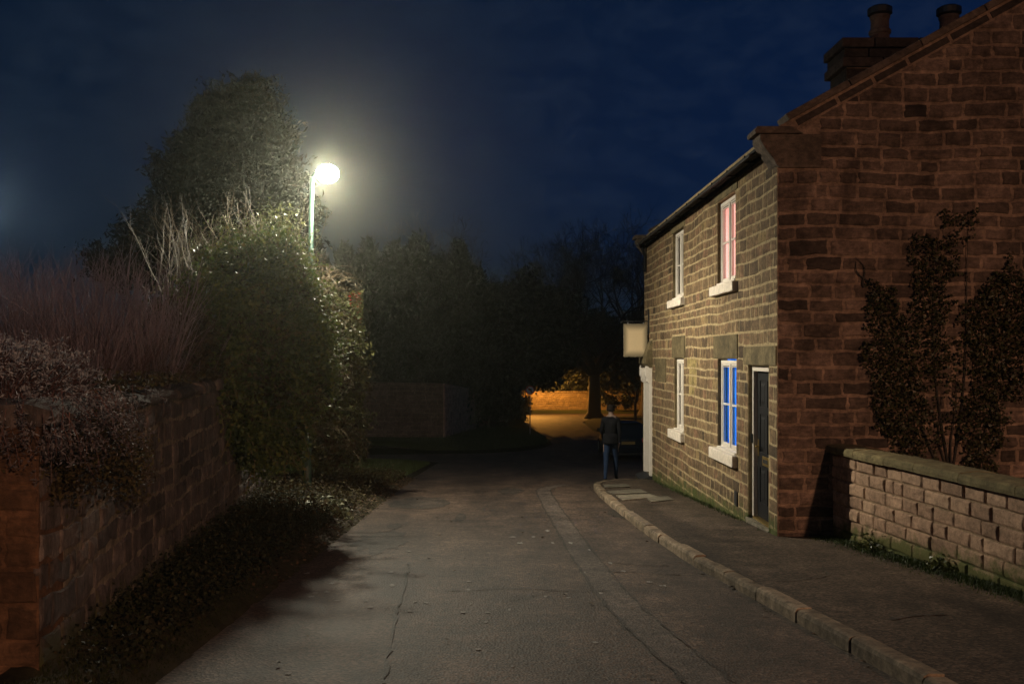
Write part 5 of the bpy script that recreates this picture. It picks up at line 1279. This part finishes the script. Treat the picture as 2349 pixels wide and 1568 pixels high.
for sgn in (-1, 1):
    mb = MB(); vs = [(.7625, .40, 1.0), (.764, 2.2, 1.0), (.63, 1.95, 1.35), (.63, .62, 1.36)]; mb.add([(CX + sgn * (x + .012), CYY + y, CZ0 + z) for x, y, z in vs] + [(CX + sgn * (x - .05), CYY + y, CZ0 + z) for x, y, z in vs], [(0, 1, 2, 3), (4, 7, 6, 5), (0, 4, 5, 1), (1, 5, 6, 2), (2, 6, 7, 3), (3, 7, 4, 0)]); mb.build('side_window', M['carglass'], car)
    mb = MB(); mb.prism([(.54, .70), (.74, .72), (.76, .80), (.75, .93), (.66, .95), (.52, .84)] if sgn > 0 else [(-.54, .70), (-.52, .84), (-.66, .95), (-.75, .93), (-.76, .80), (-.74, .72)], Vector((CX, CYY - .012, CZ0)), X_, Z_, Y_, 0, .25); mb.build('tail_light', M['tail'], car, bevel=.008)
    mb = MB(); mb.box(CX + sgn * .60 - .05, CX + sgn * .60 + .05, CYY - .022, CYY + .02, CZ0 + .42, CZ0 + .46); mb.build('reflector', M['tail'], car)
    mb = MB(); mb.box(CX + sgn * .90 - .07, CX + sgn * .90 + .07, CYY + 2.25, CYY + 2.36, CZ0 + .96, CZ0 + 1.08); mb.build('mirror', M['carpaint'], car, bevel=.02)
    for yy in (.72, 3.15):
        c_ = Vector((CX + sgn * .74, CYY + yy, CZ0 + .30)); mb = MB(); k = 24; vs = []
        pf = [(-.10, .21), (-.10, .285), (-.07, .305), (.07, .305), (.10, .285), (.10, .21)]
        for i in range(k):
            t_ = 2 * math.pi * i / k
            for dx, r_ in pf: vs.append((c_.x + dx, c_.y + math.cos(t_) * r_, c_.z + math.sin(t_) * r_))
        mb.add(vs, [(6 * i + j, 6 * ((i + 1) % k) + j, 6 * ((i + 1) % k) + (j + 1) % 6, 6 * i + (j + 1) % 6) for i in range(k) for j in range(6)]); wh = mb.build('wheel', M['rubber'], car)
        mb = MB(); mb.tube([c_ - X_ * .085, c_ + X_ * .085], .215, 20); mb.build('rim', M['rim'], wh)
mb = MB(); mb.box(CX - .74, CX + .74, CYY - .05, CYY + .10, CZ0 + .30, CZ0 + .56); mb.build('rear_bumper', M['carpaint'], car, bevel=.03)
mb = MB(); mb.box(CX - .70, CX + .70, CYY - .03, CYY + .12, CZ0 + .20, CZ0 + .30); mb.build('bumper_skirt', M['trim'], car, bevel=.02)
mb = MB(); mb.box(CX - .26, CX + .26, CYY - .030, CYY - .014, CZ0 + .62, CZ0 + .73); mb.build('number_plate', M['plate'], car)
mb = MB(); mb.box(CX - .30, CX + .30, CYY - .028, CYY + .01, CZ0 + .755, CZ0 + .785); mb.build('boot_handle', M['chrome'], car, bevel=.006)
mb = MB(); mb.box(CX - .50, CX + .50, CYY + .36, CYY + .62, CZ0 + 1.40, CZ0 + 1.425); mb.build('roof_spoiler', M['carpaint'], car, bevel=.01)

# ------------------------------------------------------------------ person by the kerb
PB = Vector((2.56, 23.0, zr(23) + .005))
per = thing('person', 'person in a dark jacket and blue jeans walking away past the cottage corner', 'person', PB)
M['jacket'] = plain('dark_jacket', (.008, .008, .010), .9, spec=.08, var=.3, bump=.3); M['jeans'] = plain('blue_jeans', (.016, .028, .060), .9, spec=.08, var=.3, bump=.3)
M['skin'] = plain('skin', (.17, .11, .085), .6, var=.08); M['shoe'] = plain('dark_shoes', (.02, .016, .014), .6); M['hair'] = plain('dark_hair', (.016, .012, .010), .9, var=.3, spec=.08)
J = [('pelvis', (0, 0, .93), (.155, .115)), ('waist', (0, .01, 1.08), (.145, .11)), ('chest', (0, .0, 1.28), (.175, .125)), ('collar', (0, .01, 1.42), (.12, .09)), ('neck', (0, .02, 1.50), (.055, .058)), ('chin', (0, .035, 1.57), (.062, .075)), ('head', (0, .03, 1.645), (.078, .098)), ('crown', (0, .02, 1.715), (.062, .078))]
for s_, nm in ((-1, 'l'), (1, 'r')):
    st_ = .20 * s_
    J += [(nm + 'sh', (s_ * .165, .0, 1.40), (.072, .070)), (nm + 'el', (s_ * .215, -st_ * .25 - .02, 1.13), (.050, .050)), (nm + 'wr', (s_ * .195, st_ * -.7 + .10, .90), (.032, .030)), (nm + 'pa', (s_ * .185, st_ * -.75 + .13, .83), (.026, .040))]
    J += [(nm + 'hip', (s_ * .095, 0, .86), (.098, .105)), (nm + 'kn', (s_ * .10, st_ * .55 + .05, .49), (.062, .066)), (nm + 'an', (s_ * .10, st_ * 1.25 - .03, .10 if s_ < 0 else .09), (.042, .045)), (nm + 'he', (s_ * .10, st_ * 1.25 - .05, .045), (.040, .042)), (nm + 'to', (s_ * .115, st_ * 1.25 + .14, .035), (.042, .032))]
    for fi, (dx, dy, dz, ln2) in enumerate(((-.5, .030, -.01, .055), (-.1, .030, -.085, .08), (.0, .010, -.095, .085), (.05, -.012, -.09, .08), (.1, -.032, -.075, .065))):
        b0_ = Vector((s_ * .185, st_ * -.75 + .13, .83)); p1 = b0_ + Vector((s_ * dx * .03, dy, dz * .55)); p2 = p1 + Vector((-s_ * .012, .004, -ln2 * .45))
        J += [(nm + 'f%da' % fi, tuple(p1), (.0095, .0095)), (nm + 'f%db' % fi, tuple(p2), (.008, .008))]
ix = {j[0]: i for i, j in enumerate(J)}
E_ = [('pelvis', 'waist'), ('waist', 'chest'), ('chest', 'collar'), ('collar', 'neck'), ('neck', 'chin'), ('chin', 'head'), ('head', 'crown')]
for nm in 'lr':
    E_ += [('collar', nm + 'sh'), (nm + 'sh', nm + 'el'), (nm + 'el', nm + 'wr'), (nm + 'wr', nm + 'pa'), ('pelvis', nm + 'hip'), (nm + 'hip', nm + 'kn'), (nm + 'kn', nm + 'an'), (nm + 'an', nm + 'he'), (nm + 'he', nm + 'to')]
    for fi in range(5): E_ += [(nm + 'pa', nm + 'f%da' % fi), (nm + 'f%da' % fi, nm + 'f%db' % fi)]
me = bpy.data.meshes.new('body'); me.from_pydata([j[1] for j in J], [(ix[a], ix[b_]) for a, b_ in E_], [])
tmp = bpy.data.objects.new('body_skeleton', me); C.objects.link(tmp)
sk = tmp.modifiers.new('skin', 'SKIN'); sk.use_smooth_shade = True
if not me.skin_vertices: bpy.context.view_layer.objects.active = tmp
for i, j in enumerate(J):
    me.skin_vertices[0].data[i].radius = j[2]; me.skin_vertices[0].data[i].use_root = (i == 0)
ss = tmp.modifiers.new('sub', 'SUBSURF'); ss.levels = 1; ss.render_levels = 1
dg = bpy.context.evaluated_depsgraph_get(); dg.update()
bm_ = bpy.data.meshes.new_from_object(tmp.evaluated_get(dg)); bpy.data.objects.remove(tmp)
bm_.name = 'body'
for mt in ('jacket', 'jeans', 'skin', 'shoe', 'hair'): bm_.materials.append(M[mt])
for p in bm_.polygons:
    c_ = p.center; r_ = abs(c_.x)
    if c_.z > 1.47: p.material_index = 4 if (c_.z > 1.60 and (c_.y < .075 or c_.z > 1.69)) else 2
    elif r_ > .15 and c_.z < .885 and c_.z > .68: p.material_index = 2
    elif c_.z > .90 or r_ > .2: p.material_index = 0
    elif c_.z > .085: p.material_index = 1
    else: p.material_index = 3
    p.use_smooth = True
bo = bpy.data.objects.new('body', bm_); C.objects.link(bo); bo.parent = per; bo.rotation_euler = (0, 0, R(-12))
mb = MB(); mb.lathe((PB.x, PB.y + .012, PB.z + 1.60), [(.088, .0), (.098, .04), (.094, .09), (.075, .13), (.04, .155), (.01, .16)], 14); hr = mb.build('hair', M['hair'], per, smooth=True)
mb = MB()
mb.lathe((PB.x, PB.y + .005, PB.z + .86), [(.205, .0), (.20, .02), (.185, .12), (.178, .22)], 18); mb.build('jacket_hem', M['jacket'], per, smooth=True)
# face: nose, eyes, ears
mb = MB()
fy = PB.y + .128
mb.add([(PB.x - .014, fy - .012, PB.z + 1.615), (PB.x + .014, fy - .012, PB.z + 1.615), (PB.x, fy + .02, PB.z + 1.618), (PB.x, fy - .01, PB.z + 1.665)], [(0, 1, 2), (0, 2, 3), (1, 3, 2)])
for s_ in (-1, 1): mb.lathe((PB.x + s_ * .086, PB.y + .025, PB.z + 1.63), [(.004, -.03), (.014, -.01), (.014, .02), (.004, .032)], 8)
mb.build('face_features', M['skin'], per)
# ------------------------------------------------------------------ haze volume added to make the glow round the lamp
m = bpy.data.materials.new('halo_haze'); m.use_nodes = True
n, l = m.node_tree.nodes, m.node_tree.links
n.remove(n['Principled BSDF']); vp = n.new('ShaderNodeVolumePrincipled')
vp.inputs['Color'].default_value = (.96, 1.0, .84, 1); vp.inputs['Density'].default_value = HAZE_D; vp.inputs['Anisotropy'].default_value = HAZE_G
l.new(vp.outputs[0], n['Material Output'].inputs['Volume'])
mb = MB(); mb.box(-300, 300, -65, 300, -5.6, 15.5); hz_ = mb.build('haze', m); tag(hz_, 'thin even haze added to give the street lamp its halo', 'haze', kind='stuff')
